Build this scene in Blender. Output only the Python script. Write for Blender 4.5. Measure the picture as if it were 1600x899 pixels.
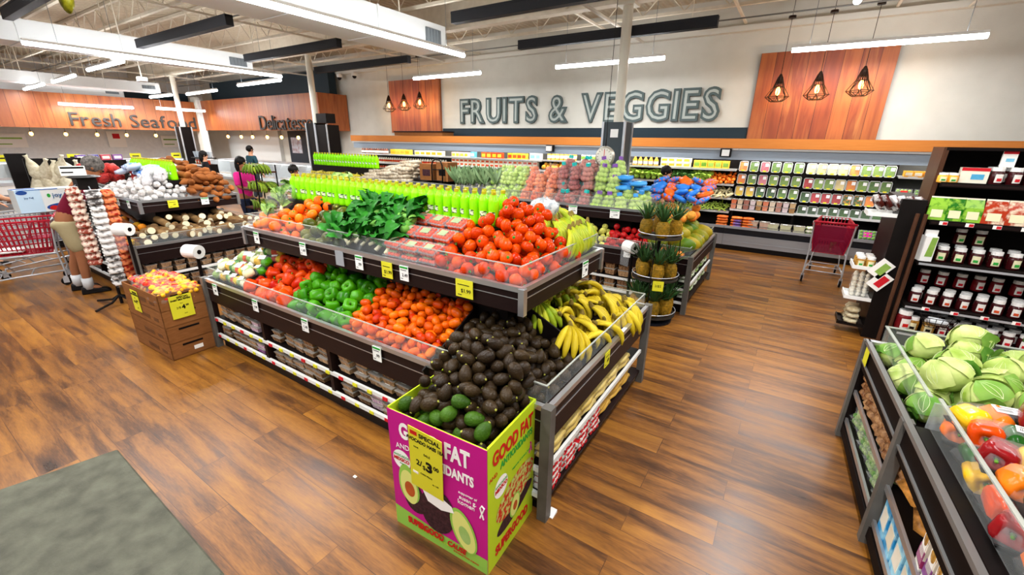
import bpy, bmesh, math, random
from mathutils import Vector, Matrix, Euler
import numpy as np
random.seed(7); PI = math.pi; rnd = random.random; U = random.uniform
sc = bpy.context.scene
for o in list(bpy.data.objects): bpy.data.objects.remove(o)
COL = sc.collection

# ---------------- camera ----------------
def make_camera():
    f, pitch, roll, yaw, H = 663.77, .33293, .014514, .571607, 2.1
    cd = bpy.data.cameras.new('camera'); cam = bpy.data.objects.new('camera', cd); COL.objects.link(cam)
    cd.sensor_width = 36; cd.lens = f / 1600 * 36; cd.clip_start = .05; cd.clip_end = 200
    fw = Vector((-math.sin(yaw)*math.cos(pitch), math.cos(yaw)*math.cos(pitch), -math.sin(pitch)))
    rt = Vector((math.cos(yaw), math.sin(yaw), 0)); up = rt.cross(fw)
    c, s = math.cos(roll), math.sin(roll)
    r2 = c*rt + s*up; u2 = -s*rt + c*up
    m = Matrix((r2, u2, -fw)).transposed().to_4x4(); m.translation = Vector((0, 0, H))
    cam.matrix_world = m; sc.camera = cam
make_camera()
vs = sc.view_settings
vs.view_transform = 'Standard'; vs.look = 'None'; vs.gamma = 1; vs.use_curve_mapping = False; vs.exposure = .6
W = bpy.data.worlds.new('World'); sc.world = W; W.use_nodes = True
W.node_tree.nodes['Background'].inputs[0].default_value = (.86, .93, 1, 1)
W.node_tree.nodes['Background'].inputs[1].default_value = .42
LAMP = 52.0     # watts of one 8 ft tube

# ---------------- materials ----------------
def srgb(c):
    if isinstance(c, str):
        c = tuple(int(c[i:i+2], 16)/255 for i in (0, 2, 4))
    return tuple(x/12.92 if x <= .04045 else ((x+.055)/1.055)**2.4 for x in c[:3]) + (1,)
MATS = {}
def mat(name, a, b=None, rough=.5, metal=0, scale=8, noise=.5, rand=.5, bump=0, bscale=30, alpha=1, coat=0, emit=0, stretch=None, spec=.14, sharp=0, trans=0):
    """procedural principled material: colour runs from a to b with object random and object-space noise"""
    if name in MATS: return MATS[name]
    m = bpy.data.materials.new(name); m.use_nodes = True; MATS[name] = m
    nt = m.node_tree; N = nt.nodes; L = nt.links; p = N['Principled BSDF']
    p.inputs['Roughness'].default_value = rough; p.inputs['Metallic'].default_value = metal
    p.inputs['Specular IOR Level'].default_value = spec
    p.inputs['Coat Weight'].default_value = coat*.28; p.inputs['Coat Roughness'].default_value = .12
    p.inputs['Alpha'].default_value = alpha; p.inputs['Transmission Weight'].default_value = trans
    tc = N.new('ShaderNodeTexCoord'); mp = N.new('ShaderNodeMapping'); L.new(tc.outputs['Object'], mp.inputs[0])
    if stretch: mp.inputs['Scale'].default_value = stretch
    nz = N.new('ShaderNodeTexNoise'); nz.inputs['Scale'].default_value = scale; nz.inputs['Detail'].default_value = 4
    L.new(mp.outputs[0], nz.inputs['Vector'])
    ca = srgb(a); cb = srgb(b) if b else tuple(min(1, x*1.18) for x in ca[:3]) + (1,)
    oi = N.new('ShaderNodeObjectInfo')
    m1 = N.new('ShaderNodeMath'); m1.operation = 'MULTIPLY'; m1.inputs[1].default_value = rand; L.new(oi.outputs['Random'], m1.inputs[0])
    m2 = N.new('ShaderNodeMath'); m2.operation = 'MULTIPLY_ADD'; m2.inputs[1].default_value = noise*2.2; m2.inputs[2].default_value = .5-noise*1.1-rand*.5
    L.new(nz.outputs[0], m2.inputs[0])
    m3 = N.new('ShaderNodeMath'); m3.operation = 'ADD'; m3.use_clamp = True; L.new(m1.outputs[0], m3.inputs[0]); L.new(m2.outputs[0], m3.inputs[1])
    src = m3.outputs[0]
    if sharp:
        r = N.new('ShaderNodeValToRGB'); r.color_ramp.elements[0].position = .5-.5/sharp; r.color_ramp.elements[1].position = .5+.5/sharp
        L.new(src, r.inputs[0]); src = r.outputs[0]
    mx = N.new('ShaderNodeMix'); mx.data_type = 'RGBA'; mx.inputs[6].default_value = ca; mx.inputs[7].default_value = cb
    L.new(src, mx.inputs[0]); L.new(mx.outputs[2], p.inputs['Base Color'])
    if bump:
        n2 = N.new('ShaderNodeTexNoise'); n2.inputs['Scale'].default_value = bscale; n2.inputs['Detail'].default_value = 3; L.new(mp.outputs[0], n2.inputs['Vector'])
        bp = N.new('ShaderNodeBump'); bp.inputs['Strength'].default_value = bump; bp.inputs['Distance'].default_value = .01
        L.new(n2.outputs[0], bp.inputs['Height']); L.new(bp.outputs[0], p.inputs['Normal'])
    if emit:
        p.inputs['Emission Color'].default_value = ca; p.inputs['Emission Strength'].default_value = emit
    return m
def plain(name, a, rough=.5, **k): return mat(name, a, a, rough=rough, noise=0, rand=0, **k)

def plank_floor():
    m = bpy.data.materials.new('vinyl_plank_floor'); m.use_nodes = True; nt = m.node_tree; N = nt.nodes; L = nt.links; p = N['Principled BSDF']
    tc = N.new('ShaderNodeTexCoord')
    br = N.new('ShaderNodeTexBrick'); br.offset = .37; br.squash = 1
    br.inputs['Scale'].default_value = 1; br.inputs['Brick Width'].default_value = 1.25; br.inputs['Row Height'].default_value = .19
    br.inputs['Mortar Size'].default_value = .0022; br.inputs['Mortar Smooth'].default_value = .3; br.inputs['Bias'].default_value = 0
    br.inputs['Color1'].default_value = (0, 0, 0, 1); br.inputs['Color2'].default_value = (1, 1, 1, 1); br.inputs['Mortar'].default_value = (.5, .5, .5, 1)
    L.new(tc.outputs['Object'], br.inputs['Vector'])
    mp = N.new('ShaderNodeMapping'); mp.inputs['Scale'].default_value = (1.1, 9, 1); L.new(tc.outputs['Object'], mp.inputs[0])
    ad = N.new('ShaderNodeVectorMath'); ad.operation = 'MULTIPLY_ADD'; ad.inputs[1].default_value = (7, 3, 5)
    L.new(br.outputs['Color'], ad.inputs[0]); L.new(mp.outputs[0], ad.inputs[2])
    nz = N.new('ShaderNodeTexNoise'); nz.inputs['Scale'].default_value = 1.1; nz.inputs['Detail'].default_value = 8; nz.inputs['Roughness'].default_value = .62; nz.inputs['Distortion'].default_value = .35
    L.new(ad.outputs[0], nz.inputs['Vector'])
    fn = N.new('ShaderNodeTexNoise'); fn.inputs['Scale'].default_value = 70; fn.inputs['Detail'].default_value = 3
    m2 = N.new('ShaderNodeMapping'); m2.inputs['Scale'].default_value = (.25, 2.0, 1); L.new(tc.outputs['Object'], m2.inputs[0]); L.new(m2.outputs[0], fn.inputs['Vector'])
    a1 = N.new('ShaderNodeMath'); a1.operation = 'MULTIPLY_ADD'; a1.inputs[1].default_value = .12; L.new(br.outputs['Color'], a1.inputs[0]); L.new(nz.outputs[0], a1.inputs[2])
    a2 = N.new('ShaderNodeMath'); a2.operation = 'MULTIPLY_ADD'; a2.inputs[1].default_value = .22; L.new(fn.outputs[0], a2.inputs[0]); L.new(a1.outputs[0], a2.inputs[2])
    r = N.new('ShaderNodeValToRGB'); e = r.color_ramp.elements
    e[0].position = .4; e[0].color = srgb('2a180d'); e[1].position = .95; e[1].color = srgb('a56e24')
    x = e.new(.56); x.color = srgb('553317'); x = e.new(.7); x.color = srgb('7e4f1c')
    L.new(a2.outputs[0], r.inputs[0])
    mx = N.new('ShaderNodeMix'); mx.data_type = 'RGBA'; mx.blend_type = 'MULTIPLY'; mx.inputs[7].default_value = (.5, .42, .36, 1)
    L.new(br.outputs['Fac'], mx.inputs[0]); L.new(r.outputs[0], mx.inputs[6]); L.new(mx.outputs[2], p.inputs['Base Color'])
    rr = N.new('ShaderNodeMapRange'); rr.inputs[3].default_value = .22; rr.inputs[4].default_value = .42; L.new(nz.outputs[0], rr.inputs[0]); L.new(rr.outputs[0], p.inputs['Roughness'])
    bp = N.new('ShaderNodeBump'); bp.inputs['Strength'].default_value = .12; bp.inputs['Distance'].default_value = .004; L.new(a2.outputs[0], bp.inputs['Height']); L.new(bp.outputs[0], p.inputs['Normal'])
    return m
def board_mat(name, cols, w, axis='x', rough=.45):
    """upright wood boards of random tone; w = board width, along axis"""
    m = bpy.data.materials.new(name); m.use_nodes = True; nt = m.node_tree; N = nt.nodes; L = nt.links; p = N['Principled BSDF']
    tc = N.new('ShaderNodeTexCoord'); sx = N.new('ShaderNodeSeparateXYZ'); L.new(tc.outputs['Object'], sx.inputs[0])
    dv = N.new('ShaderNodeMath'); dv.operation = 'DIVIDE'; dv.inputs[1].default_value = w; L.new(sx.outputs['XYZ'.index(axis.upper())], dv.inputs[0])
    fl = N.new('ShaderNodeMath'); fl.operation = 'FLOOR'; L.new(dv.outputs[0], fl.inputs[0])
    wn = N.new('ShaderNodeTexWhiteNoise'); wn.noise_dimensions = '1D'; L.new(fl.outputs[0], wn.inputs['W'])
    mp = N.new('ShaderNodeMapping'); mp.inputs['Scale'].default_value = (8, 8, .8); L.new(tc.outputs['Object'], mp.inputs[0])
    ad = N.new('ShaderNodeVectorMath'); ad.operation = 'MULTIPLY_ADD'; ad.inputs[1].default_value = (9, 9, 9); L.new(wn.outputs['Color'], ad.inputs[0]); L.new(mp.outputs[0], ad.inputs[2])
    nz = N.new('ShaderNodeTexNoise'); nz.inputs['Scale'].default_value = 1.2; nz.inputs['Detail'].default_value = 6; nz.inputs['Distortion'].default_value = .6; L.new(ad.outputs[0], nz.inputs['Vector'])
    a = N.new('ShaderNodeMath'); a.operation = 'MULTIPLY_ADD'; a.inputs[1].default_value = .62; L.new(wn.outputs['Value'], a.inputs[0])
    b = N.new('ShaderNodeMath'); b.operation = 'MULTIPLY_ADD'; b.inputs[1].default_value = .75; b.inputs[2].default_value = -.2; L.new(nz.outputs[0], b.inputs[0]); L.new(b.outputs[0], a.inputs[2])
    r = N.new('ShaderNodeValToRGB'); e = r.color_ramp.elements
    e[0].position = .05; e[0].color = srgb(cols[0]); e[1].position = .95; e[1].color = srgb(cols[-1])
    for i, c in enumerate(cols[1:-1]): x = e.new(.05+.9*(i+1)/(len(cols)-1)); x.color = srgb(c)
    L.new(a.outputs[0], r.inputs[0])
    fr = N.new('ShaderNodeMath'); fr.operation = 'FRACT'; L.new(dv.outputs[0], fr.inputs[0])
    gt = N.new('ShaderNodeMath'); gt.operation = 'LESS_THAN'; gt.inputs[1].default_value = .035; L.new(fr.outputs[0], gt.inputs[0])
    mx = N.new('ShaderNodeMix'); mx.data_type = 'RGBA'; mx.blend_type = 'MULTIPLY'; mx.inputs[7].default_value = (.3, .22, .18, 1)
    L.new(gt.outputs[0], mx.inputs[0]); L.new(r.outputs[0], mx.inputs[6]); L.new(mx.outputs[2], p.inputs['Base Color']); p.inputs['Roughness'].default_value = rough
    return m
def deck_mat():
    m = bpy.data.materials.new('ribbed_roof_deck'); m.use_nodes = True; nt = m.node_tree; N = nt.nodes; L = nt.links; p = N['Principled BSDF']
    tc = N.new('ShaderNodeTexCoord'); wv = N.new('ShaderNodeTexWave'); wv.bands_direction = 'X'; wv.inputs['Scale'].default_value = 2.1; L.new(tc.outputs['Object'], wv.inputs[0])
    nz = N.new('ShaderNodeTexNoise'); nz.inputs['Scale'].default_value = 14; nz.inputs['Detail'].default_value = 5; L.new(tc.outputs['Object'], nz.inputs['Vector'])
    mx = N.new('ShaderNodeMix'); mx.data_type = 'RGBA'; mx.inputs[6].default_value = srgb('b0a088'); mx.inputs[7].default_value = srgb('dccfb6'); L.new(nz.outputs[0], mx.inputs[0]); L.new(mx.outputs[2], p.inputs['Base Color'])
    bp = N.new('ShaderNodeBump'); bp.inputs['Strength'].default_value = 1; bp.inputs['Distance'].default_value = .04; L.new(wv.outputs['Fac'], bp.inputs['Height']); L.new(bp.outputs[0], p.inputs['Normal'])
    p.inputs['Roughness'].default_value = .85
    return m
BLK = mat('black_laminate', '0e0a09', '15100f', rough=.42, rand=.2, spec=.14)
BRN = mat('dark_brown_laminate', '150b0a', '231412', rough=.45, spec=.14, stretch=(1, 1, 8))
WHT = plain('white_enamel', 'e9e8e4', .4); CHR = plain('brushed_aluminium', 'c3c4c6', .28, metal=.85)
GLS = plain('clear_acrylic', 'f2f6f4', .06, alpha=.05, coat=.05); EDGE = plain('acrylic_edge', 'b4b8ae', .25, alpha=.6)
FILM = plain('plastic_film', 'f4f6f6', .12, alpha=.07, coat=.3); GREYW = plain('light_grey_metal', 'b9bcc0', .35, metal=.4)
TAGW = plain('white_tag_card', 'eeeeea', .55); TAGY = mat('yellow_tag_card', 'd3cc28', 'dcd636', rough=.5, rand=0); INK = plain('black_ink', '14120f', .6)
RED = plain('red_ink', 'c8202a', .5); GRNI = plain('green_ink', '2f9a3a', .5); CARD = mat('brown_cardboard', '744722', '936035', rough=.8, stretch=(1, 1, 6), scale=12)
CAPY = plain('olive_yellow_cap', 'b5a81e', .4); STRIPD = plain('shelf_strip_white', 'dcdcd8', .4)

# ---------------- mesh helpers ----------------
class MB:
    def __init__(s): s.v = []; s.f = []
    def add(s, vs, fs, M=None):
        k = len(s.v); s.v += [tuple(M @ Vector(v)) for v in vs] if M else [tuple(v) for v in vs]; s.f += [tuple(i+k for i in f) for f in fs]; return s
    def box(s, x0, x1, y0, y1, z0, z1, M=None):
        return s.add([(x0, y0, z0), (x1, y0, z0), (x1, y1, z0), (x0, y1, z0), (x0, y0, z1), (x1, y0, z1), (x1, y1, z1), (x0, y1, z1)],
                     [(0, 3, 2, 1), (4, 5, 6, 7), (0, 1, 5, 4), (1, 2, 6, 5), (2, 3, 7, 6), (3, 0, 4, 7)], M)
    def hexa(s, lo, hi, M=None):  # lo, hi: four points each, counter-clockwise from above
        return s.add(list(lo)+list(hi), [(0, 3, 2, 1), (4, 5, 6, 7), (0, 1, 5, 4), (1, 2, 6, 5), (2, 3, 7, 6), (3, 0, 4, 7)], M)
    def lathe(s, prof, n=12, M=None, lobes=0, amp=0, sq=(1, 1)):
        vs = []; fs = []
        for r, z in prof:
            for i in range(n):
                a = 2*PI*i/n; q = r*(1+amp*math.cos(lobes*a)) if lobes else r
                vs.append((q*math.cos(a)*sq[0], q*math.sin(a)*sq[1], z))
        for j in range(len(prof)-1):
            for i in range(n): fs.append((j*n+i, j*n+(i+1) % n, (j+1)*n+(i+1) % n, (j+1)*n+i))
        fs.append(tuple(range(n-1, -1, -1))); fs.append(tuple((len(prof)-1)*n+i for i in range(n)))
        return s.add(vs, fs, M)
    def tube(s, pts, r, n=8, closed=False):
        pts = [Vector(p) for p in pts]; rr = r if isinstance(r, (list, tuple)) else [r]*len(pts); vs = []; fs = []; m = len(pts); pn = None
        for k, p in enumerate(pts):
            t = (pts[(k+1) % m]-pts[k-1]) if closed else (pts[min(k+1, m-1)]-pts[max(k-1, 0)])
            t.normalize(); ref = Vector((0, 0, 1)) if abs(t.z) < .95 else Vector((1, 0, 0))
            if pn is not None:
                a = (pn - t*pn.dot(t)); a = a.normalized() if a.length > 1e-6 else t.cross(ref).normalized()
            else: a = t.cross(ref).normalized()
            pn = a; b = t.cross(a)
            for i in range(n):
                g = 2*PI*i/n; vs.append(p + (a*math.cos(g)+b*math.sin(g))*rr[k])
        for k in range(m if closed else m-1):
            for i in range(n): fs.append((k*n+i, k*n+(i+1) % n, ((k+1) % m)*n+(i+1) % n, ((k+1) % m)*n+i))
        if not closed: fs.append(tuple(range(n-1, -1, -1))); fs.append(tuple((m-1)*n+i for i in range(n)))
        return s.add(vs, fs)
    def ball(s, c, r, n=10, m=6, sc_=(1, 1, 1), R=None):
        pr = [(r*math.sin(PI*j/m) if 0 < j < m else r*.08, -r*math.cos(PI*j/m)) for j in range(m+1)]
        M = Matrix.Translation(Vector(c)) @ (R.to_4x4() if R else Matrix()) @ Matrix.Diagonal((sc_[0], sc_[1], sc_[2], 1))
        return s.lathe(pr, n, M)
    def mesh(s, name, m, smooth=False, jit=0):
        me = bpy.data.meshes.new(name); vs = s.v
        if jit: vs = [(x+U(-jit, jit), y+U(-jit, jit), z+U(-jit, jit)) for x, y, z in vs]
        me.from_pydata(vs, [], s.f); me.validate(); me.update()
        if m: me.materials.append(m)
        if smooth: me.polygons.foreach_set('use_smooth', [True]*len(me.polygons))
        return me
    def build(s, name, m, parent=None, loc=None, rot=None, smooth=False, jit=0):
        return link(name, s.mesh(name, m, smooth, jit), parent, loc, rot)
def link(name, data, parent=None, loc=None, rot=None):
    o = bpy.data.objects.new(name, data); COL.objects.link(o)
    if parent: o.parent = parent
    if loc is not None: o.location = loc
    if rot is not None: o.rotation_euler = rot
    return o
def tag(o, label=None, cat=None, group=None, kind=None):
    if label: o['label'] = label
    if cat: o['category'] = cat
    if group: o['group'] = group
    if kind: o['kind'] = kind
    return o
def thing(name, label, cat, loc=(0, 0, 0), rz=0, group=None):
    return tag(link(name, None, None, loc, (0, 0, rz)), label, cat, group)
def struct(name, mb, m, smooth=False): return tag(mb.build(name, m, smooth=smooth), kind='structure')
def dup(src, loc=None, rot=None, scale=None, label=None, group=None):
    r = src.copy(); COL.objects.link(r)
    if loc is not None: r.location = loc
    if rot is not None: r.rotation_euler = rot
    if scale is not None: r.scale = scale if isinstance(scale, (tuple, list)) else (scale,)*3
    if label: r['label'] = label
    if group: r['group'] = group
    for ch in KIDS(src):
        c = ch.copy(); COL.objects.link(c); c.parent = r
        for g in KIDS(ch):
            d = g.copy(); COL.objects.link(d); d.parent = c
    return r
_kid = {}
def KIDS(o):
    k = o.name
    if k not in _kid: _kid[k] = [c for c in bpy.data.objects if c.parent == o]
    return _kid[k]
def put(proto, spots, label=None, group=None):
    """first spot moves the prototype itself, the others are copies; a spot is (loc, rot, scale)"""
    out = []
    for i, s in enumerate(spots):
        loc, rot, scl = (tuple(s)+(None, None))[:3] if isinstance(s[0], (tuple, list, Vector)) else (s, None, None)
        if i == 0:
            KIDS(proto); o = proto; o.location = loc
            if rot is not None: o.rotation_euler = rot
            if scl is not None: o.scale = (scl,)*3 if not isinstance(scl, (tuple, list)) else scl
            if label: o['label'] = label
            if group: o['group'] = group
        else: o = dup(proto, loc, rot, scl, label, group)
        out.append(o)
    return out
def again(proto):
    """a fresh unplaced copy to serve as the next prototype"""
    return dup(proto)
def TXT(s, size, m, parent, loc, rot=(PI/2, 0, 0), name='lettering', ext=.002, off=0, sx=1, align='CENTER', shear=0, body_only=False):
    c = bpy.data.curves.new(name, 'FONT'); c.body = s; c.size = size; c.extrude = ext; c.offset = off; c.align_x = align; c.align_y = 'CENTER'; c.shear = shear; c.resolution_u = 3
    o = bpy.data.objects.new(name, c); COL.objects.link(o); bpy.context.view_layer.update()
    me = bpy.data.meshes.new_from_object(o.evaluated_get(bpy.context.evaluated_depsgraph_get())); bpy.data.objects.remove(o); bpy.data.curves.remove(c)
    for v in me.vertices: v.co.x *= sx
    me.materials.clear(); me.materials.append(m); me.name = name
    return link(name, me, parent, loc, rot)
def skin(name, m, pts, edges, parent=None, sub=2, loc=None, rot=None):
    """one continuous skinned surface over a skeleton: pts = [(x, y, z, rx, ry)]"""
    me = bpy.data.meshes.new(name); me.from_pydata([p[:3] for p in pts], edges, [])
    o = bpy.data.objects.new(name, me); COL.objects.link(o); o.modifiers.new('s', 'SKIN')
    for i, p in enumerate(pts): me.skin_vertices[0].data[i].radius = (p[3], p[4] if len(p) > 4 else p[3])
    me.skin_vertices[0].data[0].use_root = True
    ss = o.modifiers.new('u', 'SUBSURF'); ss.levels = sub; ss.render_levels = sub
    bpy.context.view_layer.update()
    e = bpy.data.meshes.new_from_object(o.evaluated_get(bpy.context.evaluated_depsgraph_get())); bpy.data.objects.remove(o)
    e.materials.clear(); e.materials.append(m); e.polygons.foreach_set('use_smooth', [True]*len(e.polygons)); e.name = name
    return link(name, e, parent, loc, rot)
def chain(n, k=0): return [(k+i, k+i+1) for i in range(n-1)]
def pack(n, x0, x1, y0, y1, base, top, r, ok=None, K=40, over=.93, rng=None):
    """drop spheres of radius r one by one into a bin: each settles on the floor of the bin or on earlier ones"""
    rg = np.random.RandomState(rng or 3); P = np.zeros((0, 4)); out = []
    for _ in range(n):
        rr = r*rg.uniform(.92, 1.08); best = None
        for _ in range(K):
            x, y = rg.uniform(x0, x1), rg.uniform(y0, y1)
            if ok and not ok(x, y): continue
            z = base(x, y)+rr*.9
            if len(P):
                d2 = (P[:, 0]-x)**2+(P[:, 1]-y)**2; s2 = ((P[:, 3]+rr)*over)**2; k = d2 < s2
                if k.any(): z = max(z, (P[k, 2]+np.sqrt(s2[k]-d2[k])).max())
            sc_ = z+rr-top(x, y)
            if best is None or sc_ < best[0]: best = (sc_, x, y, z, rr)
        if best is None or best[0] > 0: continue
        P = np.vstack([P, best[1:]]); out.append(best[1:])
    return out
# ---------------- room ----------------
FLOOR = plank_floor()
struct('floor', MB().box(-30, 9, -7, 12, -.1, 0), FLOOR)
WALLM = mat('painted_block_wall', 'c6c3b8', 'd9d6cc', rough=.8, scale=3, noise=.4, rand=0, bump=.25, bscale=60)
struct('wall_back', MB().box(-30, 9, 10.7, 10.9, 0, 5.2), WALLM)
struct('wall_left', MB().box(-25.2, -25, -7, 10.7, 0, 5.2), mat('cool_white_tile', 'd2d6d8', 'eceeee', rough=.5, rand=0))
struct('wall_right', MB().box(8, 8.2, -7, 10.7, 0, 5.2), WALLM)
struct('ceiling', MB().box(-30, 9, -7, 12, 4.85, 4.95), deck_mat())
BEAM = mat('painted_steel', 'cfc5b2', 'e8e0d0', rough=.6, rand=.3)
NAVY = plain('dark_slate_paint', '26333b', .5)
struct('trim_1', MB().box(-9.5, -1.05, 10.66, 10.7, 2.2, 2.43), NAVY)
struct('trim_2', MB().box(-16, 8, 10.55, 10.7, 4.22, 4.32), plain('off_white_pipe', 'd8d5cb', .5))
struct('trim_3', MB().box(-22.9, -14.3, 10.2, 10.5, 3.5, 4.35), NAVY)
struct('trim_4', MB().box(-23.6, -23.3, 5.5, 9.4, 3.4, 3.85), NAVY)
# open web joists under the deck
mj = MB(); x0, x1 = -27, 8.5
mj.box(x0, x1, -.03, .03, 4.78, 4.84); mj.box(x0, x1, -.03, .03, 4.36, 4.41)
n = int((x1-x0)/.38)
for i in range(n):
    a, b = x0+i*.38, x0+(i+1)*.38
    mj.tube([(a, 0, 4.4 if i % 2 else 4.79), (b, 0, 4.79 if i % 2 else 4.4)], .012, 4)
jme = mj.mesh('ceiling_joist', BEAM)
for i, y in enumerate((-5.4, -4.2, -3, -1.8, -.6, .6, 1.8, 3, 4.2, 5.4, 6.6, 9.3)):
    tag(link('ceiling_joist', jme, None, (0, y, 0)), kind='structure')
g = MB(); g.box(-27, 8.5, 7.9, 8.1, 4.3, 4.36); g.box(-27, 8.5, 7.97, 8.03, 4.36, 4.8); g.box(-27, 8.5, 7.9, 8.1, 4.8, 4.86); struct('ceiling_girder', g, BEAM)
for x in (-24.5, -22, -18.5, -16.4, -14.2, -10.3, -8, -4, -1.4, .9, 3.2): struct('ceiling_bridging', MB().box(x-.02, x+.02, -6, 10.6, 4.34, 4.38), BEAM)
for x, z, r in ((-9.2, 4.25, .022), (-3.4, 4.2, .03), (-15.3, 4.2, .025), (1.8, 4.22, .02)):
    struct('ceiling_pipe', MB().tube([(x, -6, z), (x, 10.5, z)], r, 8), mat('pipe_white', 'cfcabe', 'e0dcd2', rand=.3))
for y, z in ((2.4, 4.3), (5.0, 4.3), (9.8, 4.28)): struct('ceiling_conduit', MB().tube([(-26, y, z), (8, y, z)], .014, 6), plain('conduit_grey', '6f6d68', .5))

# ---------------- ducts, dark beams, tubes ----------------
DUCT = plain('white_duct', 'd9dcdc', .5)
GRL = plain('grille_grey', '6d7377', .5)
def duct(x0, x1, y0, y1, z0, z1, label):
    t = thing('air_duct', label, 'duct', ((x0+x1)/2, (y0+y1)/2, z0)); w = (x1-x0)/2; l = (y1-y0)/2; h = z1-z0
    m = MB().box(-w, w, -l, l, 0, h)
    for k in range(1, int(2*l/1.5)): m.box(-w-.012, w+.012, -l+k*1.5-.02, -l+k*1.5+.02, -.01, h+.01)
    m.build('duct_body', DUCT, t)
    g = MB().box(w, w+.02, l-.55, l-.15, .1, h-.1)
    for k in range(5): g.box(w+.02, w+.03, l-.53+k*.08, l-.49+k*.08, .11, h-.11)
    g.build('vent_grille', GRL, t)
    for k in range(int(2*l/2)):
        for q in (-.9, .9): MB().tube([(0, 0, h), (0, 0, 4.84-z0)], .012, 6).build('hanger_rod', BEAM, t, (w*q, -l+1+k*2, 0))
duct(-7.0, -6.2, -5, 7.13, 3.72, 4.15, 'white rectangular air duct nearest the fruits and veggies sign')
duct(-13.2, -12.4, -5, 6.65, 3.7, 4.08, 'white rectangular air duct above the orange stacked island')
duct(-21.8, -21, -3, 7.6, 3.65, 3.97, 'white rectangular air duct in front of the seafood fascia')
duct(-23.6, -22.8, -3, 7.0, 3.5, 3.78, 'low white air duct just above the seafood boards')
BM = plain('charcoal_beam', '2b2c30', .6)
def beam(x0, x1, y, z, label):
    t = thing('hanging_baffle', label, 'ceiling beam', ((x0+x1)/2, y, z), group='dark linear baffles under the ceiling'); w = (x1-x0)/2
    MB().box(-w, w, -.06, .06, 0, .16).box(-w, w, -.065, .065, .13, .145).build('beam_body', BM, t)
    [MB().tube([(0, 0, .16), (0, 0, 4.84-z)], .006, 5).build('hanger_wire', BEAM, t, (q, 0, 0)) for q in (-w+.4, w-.4)]
beam(-5.15, -1.48, 8.15, 3.83, 'charcoal beam hung across the column in front of the sign wall')
beam(-5.0, -1.2, 5.95, 3.83, 'charcoal beam at the top edge above the large sign')
beam(-11.9, -8.15, 4.12, 3.8, 'charcoal beam between the two long light rows on the left')
beam(-11.8, -8.2, 6.2, 3.83, 'charcoal beam crossing the middle white column')
beam(-12.0, -8.3, 8.2, 3.83, 'charcoal beam farthest back beside the small wood panel')
beam(-11.3, -8.0, 2.2, 3.85, 'charcoal beam cut off by the top left corner')
TUBE = mat('tube_light', 'f7fbff', 'f7fbff', emit=16, noise=0, rand=0)
def tube(p0, p1, label, z=3.6, n_lamp=1):
    p0 = Vector((*p0, z)); p1 = Vector((*p1, z)); c = (p0+p1)/2; d = p1-p0; L = d.length; a = math.atan2(d.y, d.x)
    t = thing('tube_light', label, 'light', c, a, 'suspended white tube lights')
    MB().box(-L/2, L/2, -.035, .035, .03, .07).build('housing', WHT, t)
    MB().tube([(-L/2, 0, 0), (L/2, 0, 0)], .038, 10).build('lamp_tube', TUBE, t, smooth=True)
    for s in (-1, 1): MB().tube([(0, 0, .07), (0, 0, 4.84-z)], .004, 4).build('hanger_wire', GRL, t, (s*L*.4, 0, 0))
    k = max(1, round(L/2.4))
    for i in range(k):
        ld = bpy.data.lights.new('tube_lamp', 'AREA'); ld.shape = 'RECTANGLE'; ld.size = L/k; ld.size_y = .1; ld.energy = LAMP*(L/k)/2.4; ld.color = (.97, .985, 1)
        link('tube_lamp', ld, t, (-L/2+L/k*(i+.5), 0, -.045))
        lu = ld.copy(); lu.energy = ld.energy*.15; link('tube_uplamp', lu, t, (-L/2+L/k*(i+.5), 0, .08), (PI, 0, 0))
tube((-.46, 9.3), (1.9, 9.4), 'suspended tube light over the right wood panel')
tube((-4.75, 9.0), (-2.48, 9.0), 'suspended tube light above the ampersand side of the sign')
tube((-8.87, 8.9), (-6.7, 8.9), 'suspended tube light over the left wood panel')
tube((-5.67, 2.2), (-5.67, 7.02), 'long tube light along the nearest air duct')
tube((-11.75, 2.37), (-11.75, 7.0), 'long tube light along the second air duct')
tube((-15.1, 4.05), (-12.6, 4.0), 'short slanting tube light beneath the long left one')
tube((-19.6, 4.35), (-16.8, 4.2), 'short slanting tube light, middle of the left three')
tube((-22.2, 4.18), (-19.4, 4.08), 'short slanting tube light farthest left', z=3.5)
tube((-22.2, 4.9), (-22.2, 7.0), 'tube light close to the seafood boards', z=3.1)
tube((-21.5, 7.5), (-21.5, 9.2), 'tube light near the end of the seafood boards', z=3.1)
tube((-21.8, 7.5), (-19.7, 7.43), 'tube light left of the first white column', z=3.51)
tube((-20.1, 8.1), (-17.3, 7.9), 'tube light right of the first white column')
tube((-15.0, 7.5), (-12.5, 7.4), 'tube light in front of the delicatessen boards')
tube((.2, 6.6), (.2, 4.2), 'tube light end at the top of the picture', z=3.6)
for i, (a, b) in enumerate((((.2, 2.4), (.2, -2.4)), ((-5.67, 1), (-5.67, -3.8)), ((-2.8, 3.2), (-2.8, -1.6)), ((-8.7, 3.2), (-8.7, -1.6)), ((3.6, 5.8), (3.6, 1)))):  # unseen tubes added above the front aisle to brighten the store
    tube(a, b, 'added tube light out of view over the front aisle', z=4.15)

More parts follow.
